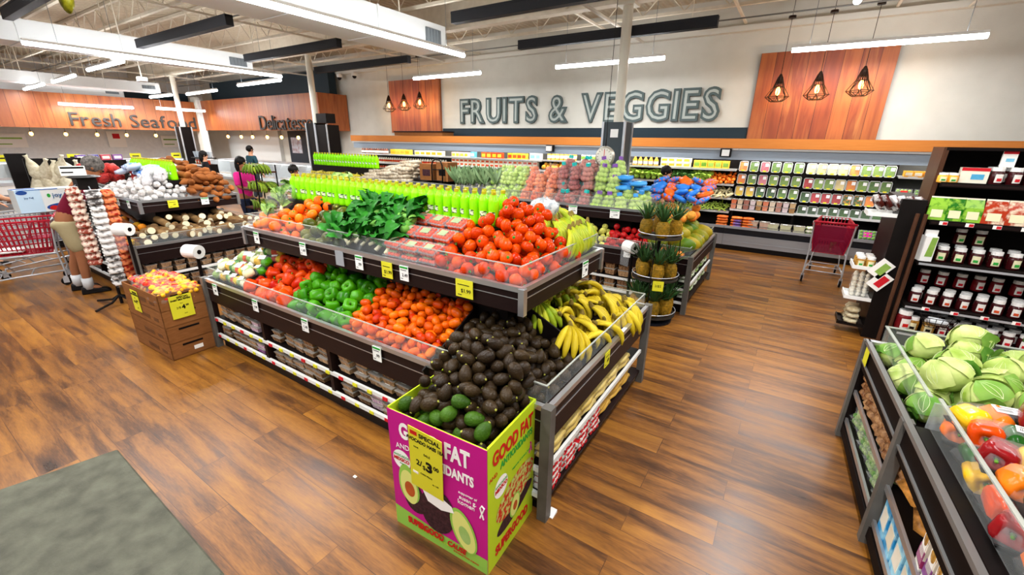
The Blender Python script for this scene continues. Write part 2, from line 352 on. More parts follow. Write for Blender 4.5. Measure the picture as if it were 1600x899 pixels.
# ---------------- columns ----------------
COLP = plain('column_paint', 'dbd7c8', .45)
def column(x, y, zw, label, dark, boxes=0):
    t = thing('column', label, 'column', (x, y, 0))
    MB().lathe([(.085, zw), (.085, 4.3)], 16).box(-.15, .15, -.15, .15, 4.26, 4.3).build('column_shaft', COLP, t, smooth=False)
    MB().box(-.2, .2, -.2, .2, 0, zw).build('column_wrap', dark, t)
    e = MB()
    for sx in (-1, 1):
        for sy in (-1, 1): e.box(sx*.2-.02, sx*.2+.02, sy*.2-.02, sy*.2+.02, 0, zw+.005)
    e.build('corner_trim', GREYW, t)
    return t
c3 = column(-2.9, 8.0, 2.44, 'white column with slate wrap standing before the veggies sign', plain('slate_wrap', '3f474b', .5))
MB().box(-.05, .09, -.215, -.2, 2.18, 2.32).build('notice_card', TAGW, c3)
c2 = column(-12.0, 8.0, 2.5, 'white column with wide black wrap left of the back wall', BLK)
MB().box(.25, .75, -.2, .2, 0, 2.45).build('side_cabinet', BLK, c2); MB().box(.23, .26, -.22, -.19, 0, 2.46).box(.74, .77, -.22, -.19, 0, 2.46).build('cabinet_trim', GREYW, c2)
MB().box(.25, .7, -.15, .15, 2.5, 2.75).build('speaker_box', BLK, c2)
column(-20.8, 8.0, 2.44, 'white column with black wrap standing before the seafood letters', BLK)

# ---------------- signs ----------------
def word(parent, s, x0, x1, zc, h, mats, y=0, rot=(PI/2, 0, 0), space=.32, offs=((.03, .03),), sq=None):
    """letters one by one between x0 and x1 in the parent's own frame"""
    gl = []
    for ch in s:
        if ch == ' ': gl.append(None); continue
        o = TXT(ch, 1, mats[0], parent, (0, 0, 0), rot, name='letter', ext=offs[0][1], off=offs[0][0], align='LEFT')
        xs = [v.co.x for v in o.data.vertices]; ys = [v.co.y for v in o.data.vertices]
        gl.append((o, min(xs), max(xs), ch, min(ys), max(ys)))
    hh = max(g[5] for g in gl if g and g[3].isupper()) - min(g[4] for g in gl if g and g[3].isupper()); sc_ = h/hh
    tot = sum((g[2]-g[1]) if g else space for g in gl)+.07*(len(gl)-1); sxx = (x1-x0)/tot; x = x0
    for g in gl:
        if g is None: x += (space+.07)*sxx; continue
        o, a, b, ch, y0, y1 = g
        for v in o.data.vertices: v.co.x = (v.co.x-a)*sxx; v.co.y *= sc_
        o.location = (x, y, zc)
        if len(mats) > 1:
            o2 = TXT(ch, 1, mats[1], o, (0, 0, 0), (0, 0, 0), name='inline_stripe', ext=offs[1][1], off=offs[1][0], align='LEFT')
            for v in o2.data.vertices: v.co.x = (v.co.x-a)*sxx; v.co.y *= sc_; v.co.z += offs[0][1]+.004
        x += (b-a+.07)*sxx
LET = plain('letter_grey_green', '53605f', .55); LET2 = plain('letter_inline', 'a9b0aa', .55)
t = thing('wall_sign', 'large grey FRUITS & VEGGIES lettering on the white back wall', 'sign', (0, 10.66, 0))
word(t, 'FRUITS & VEGGIES', -8.78, -1.64, 2.865, .7, (LET, LET2), offs=((.05, .03), (-.012, .004)))
DKB = board_mat('cedar_boards_dark', ('6e2a12', '88401c', 'a65c2a', '7c3618', 'b0703a'), .27)
t = thing('wall_panel', 'large upright cedar board panel on the back wall behind the right trio of lamps', 'wall panel', (-1.03, 10.62, 2.16)); MB().box(0, 2.13, 0, .08, 0, 1.64).build('boards', DKB, t)
t = thing('wall_panel', 'smaller upright cedar board panel on the back wall behind the left trio of lamps', 'wall panel', (-11.75, 10.62, 2.3)); MB().box(0, 2.2, 0, .08, 0, 1.58).build('boards', DKB, t)
BRD = board_mat('cedar_boards', ('7e3716', 'a25a28', '8f481f', 'b06c36'), .34, 'y'); BRX = board_mat('cedar_boards_x', ('7e3716', 'a25a28', '8f481f', 'b06c36'), .34, 'x')
CHAR = plain('charcoal_letter', '3a3633', .5)
t = thing('seafood_fascia', 'long cedar board fascia lettered Fresh Seafood on the left', 'sign fascia', (-22.6, 0, 2.31))
MB().box(-.3, 0, -6, 9.3, 0, 1.18).build('boards', BRD, t)
w = link('lettering_row', None, t, (.03, 5.15, .42), (0, 0, PI/2)); word(w, 'Fresh Seafood', 0, 4.05, -.12, .47, (CHAR,), rot=(PI/2, 0, 0), offs=((.004, .02),), space=.3)
t = thing('deli_fascia', 'cedar board fascia lettered Delicatessen left of the back wall', 'sign fascia', (-22.6, 9.5, 2.35))
MB().box(0, 8.6, 0, .3, 0, 1.2).build('boards', BRX, t); MB().box(8.3, 8.6, .3, 1.15, 0, 1.2).build('side_boards', DKB, t)
word(t, 'Delicatessen', 4.75, 8.5, .24, .5, (CHAR,), y=-.03, offs=((.0, .02),))
struct('wall_left', MB().box(-22.9, -22.5, 9.3, 9.5, 0, 3.7), WALLM)
# pendants
CAGE = plain('bronze_wire', '2c1f18', .4, metal=.5); BULB = mat('amber_bulb', 'ffb24a', 'ffb24a', emit=14, noise=0, rand=0)
def pendant_proto():
    t = thing('cage_pendant', 'x', 'pendant lamp', (0, 0, 0))
    m = MB()
    for i in range(8):
        a = 2*PI*i/8; b = a+PI/8; C_ = lambda r, z, g: (r*math.cos(g), r*math.sin(g), z)
        m.tube([C_(.035, .38, a), C_(.09, .2, a), C_(.2, .03, a), C_(.11, -.05, b)], .006, 5); m.tube([C_(.035, .38, b), C_(.09, .2, b), C_(.2, .03, a)], .005, 4)
        m.tube([C_(.2, .03, a), C_(.2, .03, a+PI/4)], .005, 4); m.tube([C_(.11, -.05, b), C_(.11, -.05, b+PI/4)], .006, 4); m.tube([C_(.2, .03, a), C_(.11, -.05, b-PI/4)], .005, 4); m.tube([C_(.09, .2, a), C_(.09, .2, a+PI/4)], .005, 4)
    m.build('wire_cage', CAGE, t)
    MB().lathe([(.05, .26), (.045, .36), (.02, .42), (.01, .43)], 10).build('socket', CAGE, t, smooth=True)
    MB().lathe([(.014, .2), (.03, .17), (.038, .12), (.03, .08), (.01, .06)], 10).build('bulb', BULB, t, smooth=True)
    MB().tube([(0, 0, .42), (0, 0, 1.9)], .005, 5).lathe([(.06, 1.34), (.06, 1.38)], 10).build('cord', CAGE, t)
    return t
P = pendant_proto()
for i, (x, z, l) in enumerate(((-.6, 2.93, 'wire cage pendant lamp, leftmost of the right trio'), (.02, 2.94, 'wire cage pendant lamp, middle of the right trio'), (.65, 2.98, 'wire cage pendant lamp, rightmost of the right trio'),
        (-11.33, 2.98, 'wire cage pendant lamp, leftmost of the left trio'), (-10.65, 3.0, 'wire cage pendant lamp, middle of the left trio'), (-9.98, 3.03, 'wire cage pendant lamp, rightmost of the left trio'))):
    o = P if i == 0 else dup(P); o.location = (x, 10.2, z); o['label'] = l; o['group'] = 'right trio of cage pendants' if i < 3 else 'left trio of cage pendants'
    l_ = bpy.data.lights.new('bulb_light', 'POINT'); l_.energy = 7; l_.color = (1, .6, .25); l_.shadow_soft_size = .04; link('bulb_light', l_, o, (0, 0, .03))
# bare bulbs in seafood / deli
def bulb_proto():
    t = thing('hanging_bulb', 'x', 'pendant lamp')
    MB().ball((0, 0, 0), .07, 10, 7, (1, 1, 1.2)).build('bulb', BULB, t, smooth=True)
    MB().lathe([(.03, .07), (.03, .14)], 8).tube([(0, 0, .14), (0, 0, .36)], .008, 5).build('bulb_cord', CAGE, t); return t
P = bulb_proto(); put(P, [((-22.7, y, 2.1), None, .75) for y in (3.2, 4.08, 4.96, 5.83, 6.72, 7.68, 8.5)], 'round glowing bulb hanging below the seafood boards', 'bulbs below the seafood boards')
P = bulb_proto(); put(P, [((x, 9.6, 2.1), None, .75) for x in (-20.8, -19.7, -18.8, -17.7, -16.7, -15.6, -14.6)], 'round glowing bulb hanging below the delicatessen boards', 'bulbs below the delicatessen boards')
# ---------------- gondola islands ----------------
def frustum(m, x0, x1, y0, y1, z0, i, z1):
    lo = [(x0, y0, z0), (x1, y0, z0), (x1, y1, z0), (x0, y1, z0)]; hi = [(x0+i, y0+i, z1), (x1-i, y0+i, z1), (x1-i, y1-i, z1), (x0+i, y1-i, z1)]
    return m.hexa(lo, hi)
def ring(m, x0, x1, y0, y1, z0, z1, t):
    m.box(x0, x1, y0, y0+t, z0, z1); m.box(x0, x1, y1-t, y1, z0, z1); m.box(x0, x0+t, y0+t, y1-t, z0, z1); return m.box(x1-t, x1, y0+t, y1-t, z0, z1)
def island(label, x0, x1, y0, y1, sx=.36, sy=.3, uz=1.27, bays=4, riser=None, spine=True):
    t = thing('produce_island', label, 'display island', ((x0+x1)/2, (y0+y1)/2, 0)); ox, oy = (x0+x1)/2, (y0+y1)/2
    X0, X1, Y0, Y1 = x0-ox, x1-ox, y0-oy, y1-oy; d = .34
    MB().box(X0+.04, X1-.04, Y0+.04, Y1-.04, 0, .1).build('kick_plate', BLK, t)
    m = MB().box(X0+d, X1-d, Y0+d, Y1-d, .1, .52); m.box(X0, X1, Y0, Y1, .1, .125); ring(m, X0, X1, Y0, Y1, .52, .73, .05); m.box(X0+.02, X1-.02, Y0+.02, Y1-.02, .52, .57)
    for i in range(bays+1):
        x = X0+(X1-X0)*i/bays; x = min(max(x, X0+.02), X1-.02); m.box(x-.02, x+.02, Y0+.005, Y0+(d if 0 < i < bays else .05), .1, .55)
    m.build('cabinet_body', BRN, t)
    s = MB(); s.box(X0+.03, X1-.03, Y0+.02, Y0+d, .32, .335); s.box(X1-d, X1-.02, Y0+.05, Y1-.05, .33, .345); s.build('lower_shelf', BLK, t)
    q = MB(); q.box(X0+.03, X1-.03, Y0, Y0+.02, .305, .335); q.box(X0+.03, X1-.03, Y0-.005, Y0+.02, .125, .155); q.box(X1-.02, X1, Y0+.05, Y1-.05, .315, .345); q.build('shelf_strip', STRIPD, t)
    r = ring(MB(), X0-.012, X1+.012, Y0-.012, Y1+.012, .73, .762, .03); ring(r, X0-.003, X1+.003, Y0-.003, Y1+.003, .655, .66, .02); r.build('lower_rail', CHR, t)
    for (a, b) in ((X0, Y0), (X1, Y0), (X1, Y1), (X0, Y1)): MB().box(a-.03, a+.03, b-.03, b+.03, 0, .765).build('corner_post', mat('weathered_grey_post', '4f4c47', '75726c', rough=.5, metal=.3), t)
    frustum(MB(), X0+.04, X1-.04, Y0+.04, Y1-.04, .6, .82, .98).build('lower_bin_floor', BLK, t)
    ring(MB(), X0+.03, X1-.03, Y0+.03, Y1-.03, .76, .865, .006).build('lower_guard', GLS, t); ring(MB(), X0+.028, X1-.028, Y0+.028, Y1-.028, .862, .868, .01).build('lower_guard_edge', EDGE, t)
    a0, a1, b0, b1 = X0+sx, X1-sx, Y0+sy, Y1-sy
    MB().box(a0+.25, a1-.25, b0+.22, b1-.22, .9, uz-.12).build('support_core', BLK, t)
    m = ring(MB(), a0, a1, b0, b1, uz-.165, uz-.02, .04); m.box(a0+.03, a1-.03, b0+.03, b1-.03, uz-.165, uz-.13); m.build('upper_tray', BRN, t)
    r = ring(MB(), a0-.012, a1+.012, b0-.012, b1+.012, uz-.025, uz+.008, .03); ring(r, a0-.003, a1+.003, b0-.003, b1+.003, uz-.075, uz-.07, .02)
    for (a, b) in ((a0, b0), (a1, b0), (a1, b1), (a0, b1)): r.box(a-.02, a+.02, b-.02, b+.02, uz-.17, uz)
    r.build('upper_rail', CHR, t)
    frustum(MB(), a0+.04, a1-.04, b0+.04, b1-.04, uz-.1, .5, uz+.14).build('upper_bin_floor', BLK, t)
    ring(MB(), a0+.03, a1-.03, b0+.03, b1-.03, uz, uz+.125, .006).build('upper_guard', GLS, t); ring(MB(), a0+.028, a1-.028, b0+.028, b1-.028, uz+.122, uz+.128, .01).build('upper_guard_edge', EDGE, t)
    if riser:
        MB().box(riser[0]-ox, riser[1]-ox, -.17, .17, uz+.1, riser[2]).build('bottle_riser', BLK, t)
    return t
TAGN = [0]
def price_tag(t, x, y, z, txt='', yellow=False, w=.07, h=.09, face='-y', rz=0):
    """card hung on a rail; coordinates in the parent's frame"""
    ox, oy, oz = t.location; rot = {'-y': 0, '+x': PI/2, '-x': -PI/2}[face]+rz
    o = MB().box(-w/2, w/2, -.004, 0, -h, 0).build('price_tag', TAGY if yellow else TAGW, t, (x-ox, y-oy, z-oz), (.0, 0, rot))
    if yellow: o['label'] = 'yellow price card'
    if not yellow: MB().box(-w/2+.004, w/2-.004, -.0055, -.004, -.018, -.004).build('tag_header', GRNI, o)
    TXT(txt or '.99', h*.3, INK, o, (w*.1, -.0055, -h*.62), name='price_lettering', ext=.0008)
    MB().box(-w*.38, w*.3, -.0055, -.004, -h*.3, -h*.26).box(-w*.38, -w*.15, -.0055, -.004, -h*.88, -h*.84).build('small_print', INK, o)
    return o
I1 = island('long two-tier produce island in the centre, tomatoes and bananas on it', -4.79, -.87, 1.73, 3.56, bays=4, riser=(-4.38, -1.72, 1.5))
I0 = island('two-tier produce island at left with garlic and cut roots', -9.35, -6.88, 1.79, 3.62, sx=.38, riser=(-8.95, -7.4, 1.5), bays=3)
I2 = island('two-tier produce island at the rear with bagged apples, before the wall case', -10.5, -.9, 5.5, 7.3, sx=.72, sy=.36, uz=1.22, bays=8, riser=(-9.7, -7.4, 1.5))
for x, y_, txt in ((-4.19, 0, '.99'), (-3.44, 0, '1.49'), (-2.70, 0, '.99'), (-2.21, 0, '2.49')): price_tag(I1, x, 2.015, 1.25, txt, w=.085, h=.11)
MB().box(-.05, .05, -.004, 0, -.12, 0).build('tag_sleeve', plain('clear_sleeve', 'b9bcc2', .1, alpha=.5), I1, (-2.94+2.83, 2.015-2.645, 1.25))
price_tag(I1, -2.385, 2.013, 1.25, '$1.99', True, .11, .12); price_tag(I1, -1.66, 2.013, 1.25, '$1.99', True, .14, .12)
for x, txt in ((-4.55, '.99'), (-3.81, '1.99'), (-3.06, '1.49'), (-2.21, '.99')): price_tag(I1, x, 1.715, .74, txt, w=.085, h=.11)
price_tag(I1, -.855, 2.55, .745, '.69', True, .09, .11, '+x'); price_tag(I1, -1.21, 2.9, 1.25, '', False, .1, .12, '+x')
for y, yl in ((2.45, 1), (2.85, 0)): price_tag(I0, -7.23, y, 1.25, '.99', bool(yl), .12 if yl else .1, .1, '+x')
for x in (-7.6, -8.0, -8.5): price_tag(I0, x, 2.07, 1.25, '1.29', w=.09, h=.1)
for x in (-3.9, -3.1, -2.7, -2.05): price_tag(I2, x, 5.845, 1.2, '3.99', w=.14, h=.12)
for x in (-2.5, -1.7): price_tag(I2, x, 5.485, .74, '1.99', w=.1, h=.1)
# little red and yellow stickers on the shelf strips of the centre island
for z in (.14, .32):
    for i in range(22):
        x = -1.9+i*.168; o = MB().box(0, .045, 0, .01, -.012, .012).build('red_shelf_label' if i % 3 == 0 else 'yellow_shelf_label', RED if i % 3 == 0 else TAGY, I1, (x, -.925, z))

# ---------------- refrigerated wall case ----------------
CASEI = plain('case_interior', '4a4a48', .5); CASEW = plain('case_white', 'cfd0ce', .4)
SIL = plain('case_silver', 'a9adb2', .35, metal=.5); ORG = mat('canopy_orange_wood', 'bf6d2c', 'd98c45', rough=.4, rand=0, stretch=(.3, 1, 4), scale=10, noise=.35)
LED = mat('case_led', 'fffaf0', 'fffaf0', emit=4, noise=0, rand=0)
SECT = [(-12.9, -8.8), (-8.8, -5.6), (-5.6, -3.3), (-3.3, -1.05), (-1.05, 1.5), (1.5, 4.2)]
SH = {0: (1.62, 1.35, 1.1), 1: (1.62, 1.38, 1.12, .84), 2: (1.64, 1.38, 1.1, .8), 3: (1.6, 1.3, 1.02, .74), 4: (.82,), 5: (1.6, 1.3, 1.0, .7)}
NMS = ['refrigerated case farthest left along the back wall', 'refrigerated case with drink shelves below the sign', 'refrigerated juice case left of the slate column', 'refrigerated case with loose greens and carrots right of the slate column', 'refrigerated case hung with rows of clear salad trays', 'refrigerated case end behind the jar display']
for i, (a, b) in enumerate(SECT):
    t = thing('refrigerated_case', NMS[i], 'refrigerated case', ((a+b)/2, 9.77, 0)); w = (b-a)/2-.002
    MB().box(-w, w, .02, .8, 0, .1).build('base', BLK, t)
    MB().box(-w, w, .0, .8, .1, .32).box(-w, w, -.01, .01, .3, .33).box(-w, w, -.01, .01, .17, .19).build('kick_panel', SIL, t)
    MB().hexa([(-w, .0, .33), (w, .0, .33), (w, .12, .33), (-w, .12, .33)], [(-w, -.06, .5), (w, -.06, .5), (w, -.0, .5), (-w, -.0, .5)]).build('front_lip', plain('lip_dark', '23272e', .3), t)
    MB().box(-w, w, -.075, -.055, .46, .51).build('lip_bumper', SIL, t)
    MB().box(-w, w, .0, .8, .32, .42).build('deck', BLK, t)
    MB().box(-w, w, .72, .8, .42, 2.0).build('back_panel', BLK if i in (3, 4) else CASEI, t)
    for z in SH[i]: MB().box(-w, w, .3, .72, z-.02, z).box(-w, w, .28, .3, z-.03, z+.012).build('shelf', CASEW, t)
    MB().box(-w, w, .1, .8, 1.98, 2.02).build('roof', CASEW, t)
    MB().box(-w, w, .2, .26, 1.95, 1.975).build('light_strip', LED, t)
    ld = bpy.data.lights.new('case_lamp', 'AREA'); ld.shape = 'RECTANGLE'; ld.size = b-a-.1; ld.size_y = .08; ld.energy = 12.5*(b-a)/2.4; ld.color = (1, .96, .88)
    link('case_lamp', ld, t, (0, .27, 1.94), (math.radians(12), 0, 0))
t = thing('case_canopy', 'long orange wood canopy with blue grey band above the wall cases', 'canopy', (-4.3, 9.85, 0))
MB().box(-8.65, 8.6, 0, .1, 2.02, 2.2).build('wood_band', ORG, t); MB().box(-8.6, 8.6, .06, .14, 1.8, 2.02).build('grey_band', plain('blue_grey_band', '9aa6b2', .5), t)
MB().box(-8.65, 8.6, .1, .75, 2.02, 2.06).build('canopy_top', BLK, t)
for i, x in enumerate((-5.25, -1.27)):
    t = thing('security_camera', ['white camera on the grey band above the juice case', 'white camera on the grey band above the carrots'][i], 'camera', (x, 9.8, 1.93))
    MB().box(-.1, .1, -.02, .06, -.08, .08).build('camera_bracket', BLK, t); MB().box(-.06, .07, -.09, -.02, -.06, .06).build('camera_body', WHT, t)
t = thing('canopy_crate', 'flat brown crate lying on the canopy by the left wood panel', 'crate', (-9.9, 10.2, 2.205)); MB().box(-1, 1, -.25, .25, 0, .1).build('crate_side', CARD, t); MB().box(-1.02, 1.02, -.27, .27, .1, .13).build('crate_rim', BRN, t)

# ---------------- doormat ----------------
MAT = mat('doormat_pile', '43423a', '6a6a5c', rough=1, rand=0, scale=9, noise=.7, bump=.6, bscale=90)
a = math.atan2(.517-.03*.0, .147)
t = thing('floor_mat', 'worn grey-green floor mat in the lower left corner', 'mat', (0, 0, 0))
MB().hexa([(-4.4, -2.4, 0), (-.95, -2.4, 0), (-2.05, .53, 0), (-3.64, .56, 0)], [(-4.39, -2.4, .012), (-.96, -2.4, .012), (-2.06, .52, .012), (-3.635, .55, .012)]).build('mat_pile', MAT, t)
# ---------------- produce prototypes ----------------
LEAFM = mat('leaf_green', '2a6b22', '4f9a30', rough=.45); STEMM = plain('stem_green', '5a8a2c', .6); DSTEM = mat('dry_stem', '6a5626', '8d7b3a', rough=.8)
def star(r, n=5, z=0, h=.006):
    m = MB(); vs = [(0, 0, z+h)]
    for i in range(2*n):
        a = PI*i/n; q = r if i % 2 == 0 else r*.3; vs.append((q*math.cos(a), q*math.sin(a), z+(.002 if i % 2 else -.004)))
    m.add(vs, [(0, i+1, (i+1) % (2*n)+1) for i in range(2*n)]); m.box(-.003, .003, -.003, .003, z, z+.016); return m
def round_fruit(name, r, m, flat=.85, stem=None, n=14, k=8, lobes=0, amp=0):
    pr = [(r*math.sin(PI*j/k)**.9 if 0 < j < k else r*.12, -r*flat*math.cos(PI*j/k)) for j in range(k+1)]
    pr[-1] = (r*.1, r*flat*.84); pr[-2] = (r*.36, r*flat*.93)
    o = MB().lathe(pr, n, lobes=lobes, amp=amp).build(name, m, smooth=True)
    if stem == 'star': star(r*.62, 5, r*flat*.86).build('calyx', LEAFM, o)
    elif stem == 'dot': MB().lathe([(r*.1, r*flat*.8), (r*.06, r*flat*1.02)], 6).build('stem', DSTEM, o)
    return o
def tagp(o, label, cat, group=None): return tag(o, label, cat, group)
TOM = mat('tomato_skin', 'ae1a00', 'e65204', rough=.22, scale=10, noise=.35, rand=.7, coat=.3)
def tomato(): return round_fruit('tomato', .046, TOM, .8, 'star', lobes=5, amp=.03)
def roma():
    pr = [(.003, -.043), (.018, -.039), (.028, -.025), (.032, 0), (.030, .022), (.021, .037), (.008, .042), (.003, .039)]
    o = MB().lathe(pr, 12).build('roma_tomato', mat('roma_skin', 'b22002', 'ee7408', rough=.25, scale=6, noise=.3, rand=.9, coat=.3), smooth=True); return o
def pepper(name, m, r=.056, h=.115):
    pr = [(.006, -h*.46), (r*.55, -h*.5), (r*.86, -h*.34), (r*.98, 0), (r*1.06, h*.25), (r*.92, h*.42), (r*.55, h*.46), (r*.2, h*.33), (.004, h*.3)]
    o = MB().lathe(pr, 16, lobes=4, amp=.1).build(name, m, smooth=True)
    MB().tube([(0, 0, h*.3), (.002, 0, h*.45), (.008, .003, h*.62)], [.009, .005, .006], 6).build('stem', STEMM, o, smooth=True); return o
GPEP = mat('green_pepper_skin', '125802', '4f9e0c', rough=.2, rand=.7, coat=.4); RPEP = mat('red_pepper_skin', 'aa1404', 'e2500c', rough=.2, rand=.9, coat=.4)
OPEP = mat('orange_pepper_skin', 'e8600e', 'f2821a', rough=.18, rand=.5, coat=.5); YPEP = mat('yellow_pepper_skin', 'd9a514', 'eabc1e', rough=.18, rand=.5, coat=.5); DGPEP = mat('dark_green_pepper_skin', '143f16', '24601e', rough=.18, rand=.5, coat=.5); MPEP = mat('maroon_pepper_skin', '6e0f16', '9a1a1c', rough=.18, rand=.5, coat=.5)
AVOM = mat('avocado_skin', '1a110c', '3c2d18', rough=.34, scale=14, noise=.5, rand=.5, bump=.5, bscale=110, coat=.3); AVOG = mat('avocado_skin_green', '1e380c', '456a18', rough=.35, scale=14, rand=.5, bump=.5, bscale=110, coat=.15)
def avocado(m, s=1, name='avocado'):
    pr = [(.003, -.048), (.02, -.044), (.032, -.028), (.0365, -.008), (.034, .012), (.026, .03), (.018, .043), (.009, .05), (.003, .049)]
    o = MB().lathe([(r*s, z*s) for r, z in pr], 14).build(name, m, smooth=True)
    MB().lathe([(.006*s, .048*s), (.0065*s, .053*s), (.002*s, .054*s)], 7).build('stem_cap', mat('avocado_stem', '9aa03c', 'b7b552'), o); return o
def banana_hand(m, n=5, name='banana_bunch', L=.19):  # five fingers on one crown
    t = link(name, None)
    for i in range(n):
        a = (i-(n-1)/2)*.26; pts = []; R = .105
        for k in range(7):
            g = -.15+k*.33; x = R*math.sin(g)*1.0; z = R*math.cos(g)-R
            pts.append(Matrix.Rotation(a, 3, 'Z') @ Vector((x*1.25, 0, z)) + Vector((0, a*.04, 0)))
        MB().tube(pts, [.007, .012, .0175, .019, .018, .012, .005], 7).build('banana', m, t, smooth=True)
    MB().lathe([(.012, -.012), (.016, .0), (.01, .02), (.007, .03)], 7).build('crown_stem', DSTEM, t, (-.022, 0, .0), (0, -.9, 0)); return t
BANY = mat('banana_yellow', 'b89c14', 'dfc834', rough=.4, scale=9, noise=.4, rand=.6); BANG = mat('banana_green', '7fa01e', 'c2bd2a', rough=.4, scale=9, noise=.5, rand=.6)
PLTM = mat('plantain_skin', 'a79a24', 'c9b338', rough=.5, scale=12, noise=.6, rand=.6)
def cyl_root(m, end, L=.2, r=.042):
    o = MB().lathe([(r*.6, -L/2), (r*.95, -L*.4), (r, 0), (r*.95, L*.45), (r*.88, L/2)], 12).build('yuca_root', m, smooth=True)
    MB().lathe([(r*.8, L/2), (r*.8, L/2+.003)], 12).build('cut_face', end, o); return o
def lump(name, m, r, s, jit=0, n=10, k=6):
    return MB().ball((0, 0, 0), r, n, k, s).build(name, m, smooth=True, jit=jit)
def jumble(): return (U(0, 6.3), U(0, 6.3), U(0, 6.3))
def lay(): return (PI/2+U(-.5, .5), U(-.4, .4), U(0, 6.3))
def fill(proto, pts, label, group, rot=jumble, cat=None, vary=.08):
    if cat: proto['category'] = cat
    return put(proto, [((x, y, z), rot(), 1+U(-vary, vary)) for x, y, z, r in pts], label, group)

# ---- centre island: lower bins ----
def lowf(x0, x1, y0, y1, add=0): return lambda x, y: .6+.463*(max(0, min(y-y0, x1-x, x-x0, y1-y)-.04))+add
L1 = lowf(-4.79, -.87, 1.73, 3.56); L1t = lowf(-4.79, -.87, 1.73, 3.56, .23)
fill(roma(), pack(330, -2.66, -1.78, 1.79, 2.36, L1, L1t, .034, rng=1), 'orange-red plum tomato heaped in the lower bin between green peppers and avocados', 'plum tomatoes in the lower bin', lay, 'tomato')
fill(pepper('green_pepper', GPEP), pack(120, -3.43, -2.68, 1.8, 2.36, L1, L1t, .056, rng=2), 'shiny green bell pepper heaped in the lower bin', 'green bell peppers in the lower bin', cat='pepper')
fill(pepper('red_pepper', RPEP), pack(110, -4.1, -3.46, 1.8, 2.36, L1, L1t, .055, rng=3), 'red bell pepper heaped loose in the lower bin left of the green ones', 'red bell peppers in the lower bin', cat='pepper')
MB().box(-.006, .006, -.42, .42, 0, .26).build('bin_divider', BLK, I1, (-1.745+2.83, 2.17-2.645, .66), (.43, 0, 0)); MB().box(-.38, .2, -.006, .006, 0, .2).build('bin_divider', BLK, I1, (-1.25+2.83, 2.38-2.645, .72), (0, .43, 0))
# wrapped vegetable packs, lower left bin
def veg_pack(cols, w=.2, d=.13, tray=None, h=.045, label=True, name='vegetable_pack'):
    t = link(name, None)
    MB().hexa([(-w/2+.015, -d/2+.015, 0), (w/2-.015, -d/2+.015, 0), (w/2-.015, d/2-.015, 0), (-w/2+.015, d/2-.015, 0)], [(-w/2, -d/2, .02), (w/2, -d/2, .02), (w/2, d/2, .02), (-w/2, d/2, .02)]).build('tray', tray or BLK, t)
    n = len(cols)
    for i, c in enumerate(cols):
        MB().lathe([(.004, -d*.42), (d*.3, -d*.36), (d*.36, 0), (d*.38, d*.2), (d*.22, d*.38), (.004, d*.33)], 12, lobes=4, amp=.09).build('vegetable', c, t, (-w/2+w*(i+.5)/n, 0, .018+d*.3), (PI/2, 0, U(-.4, .4)), smooth=True)
    hz = .03+d*.66
    MB().hexa([(-w/2, -d/2, .015), (w/2, -d/2, .015), (w/2, d/2, .015), (-w/2, d/2, .015)], [(-w/2+.03, -d/2+.02, hz), (w/2-.03, -d/2+.02, hz), (w/2-.03, d/2-.02, hz), (-w/2+.03, d/2-.02, hz)]).build('film_wrap', FILM, t, smooth=True)
    if label: MB().box(-.035, .03, -.025, .025, 0, .002).build('price_sticker', TAGW, t, (.02, 0, hz+.001), (.1, .05, .3))
    return t
PGR = mat('pale_green_veg', '7fae4a', 'b8cf86', rough=.4); PCR = mat('cream_veg', 'd9d2a0', 'e8e4c4', rough=.5); PYL = mat('yellow_veg', 'd4ad20', 'e2c23a', rough=.3)
sp = []
for k, cols in enumerate(([PGR, PCR], [YPEP, GPEP], [PGR, RPEP, PYL])):
    p = tag(veg_pack(cols, .17, .12), None, 'vegetable pack'); s = []
    for i in range(4):
        for j in range(3):
            if (i+j) % 3 == k: x, y = -4.66+i*.15, 1.86+j*.17; s.append(((x, y, L1t(x, y)-.13), (.42, 0, U(-.3, .3)), 1))
    for i in range(4):
        for j in range(3):
            if (i+j) % 3 == k: x, y = -4.62+i*.14+U(-.02, .02), 1.9+j*.15; s.append(((x, y, L1t(x, y)-.05), (.42, .1, U(-.6, .6)), 1))
    put(p, s, ['film-wrapped pale squash pack in the lower bin left of red peppers', 'film-wrapped yellow and green pepper pack in the lower bin', 'film-wrapped mixed vegetable pack in the lower bin corner'][k], ['squash packs in the lower bin', 'two-colour pepper packs in the lower bin', 'mixed packs in the lower bin'][k])
# avocados: bin corner and box
okc = lambda x, y: True
avp = pack(170, -1.7, -.93, 1.79, 2.34, L1, lambda x, y: L1t(x, y)+.02+.13*max(0, 1-(y-1.79)/.5)*min(1, max(0, (-.95-x)/.2)), .04, rng=5, over=.88)
fill(avocado(AVOM), avp, 'dark ripe avocado heaped in the corner bin behind the printed box', 'avocados in the corner bin', cat='avocado')
bx = pack(210, -1.51, -1.01, 1.32, 1.78, lambda x, y: .6, lambda x, y: .8+.5*max(0, y-1.29)+.07*math.sin(PI*(x+1.53)/.54), .041, rng=6, over=.88)
top_ = [p for i, p in enumerate(bx) if i % 5 or p[2] < .7]; grn = [p for p in bx if p[1] < 1.42 and rnd() < .32]; drk = [p for p in bx if p not in grn]
fill(avocado(AVOM), drk, 'dark avocado heaped in the pink and green printed box', 'dark avocados in the printed box', cat='avocado')
fill(avocado(AVOG), grn, 'green unripe avocado at the front of the printed box', 'green avocados in the printed box', cat='avocado')
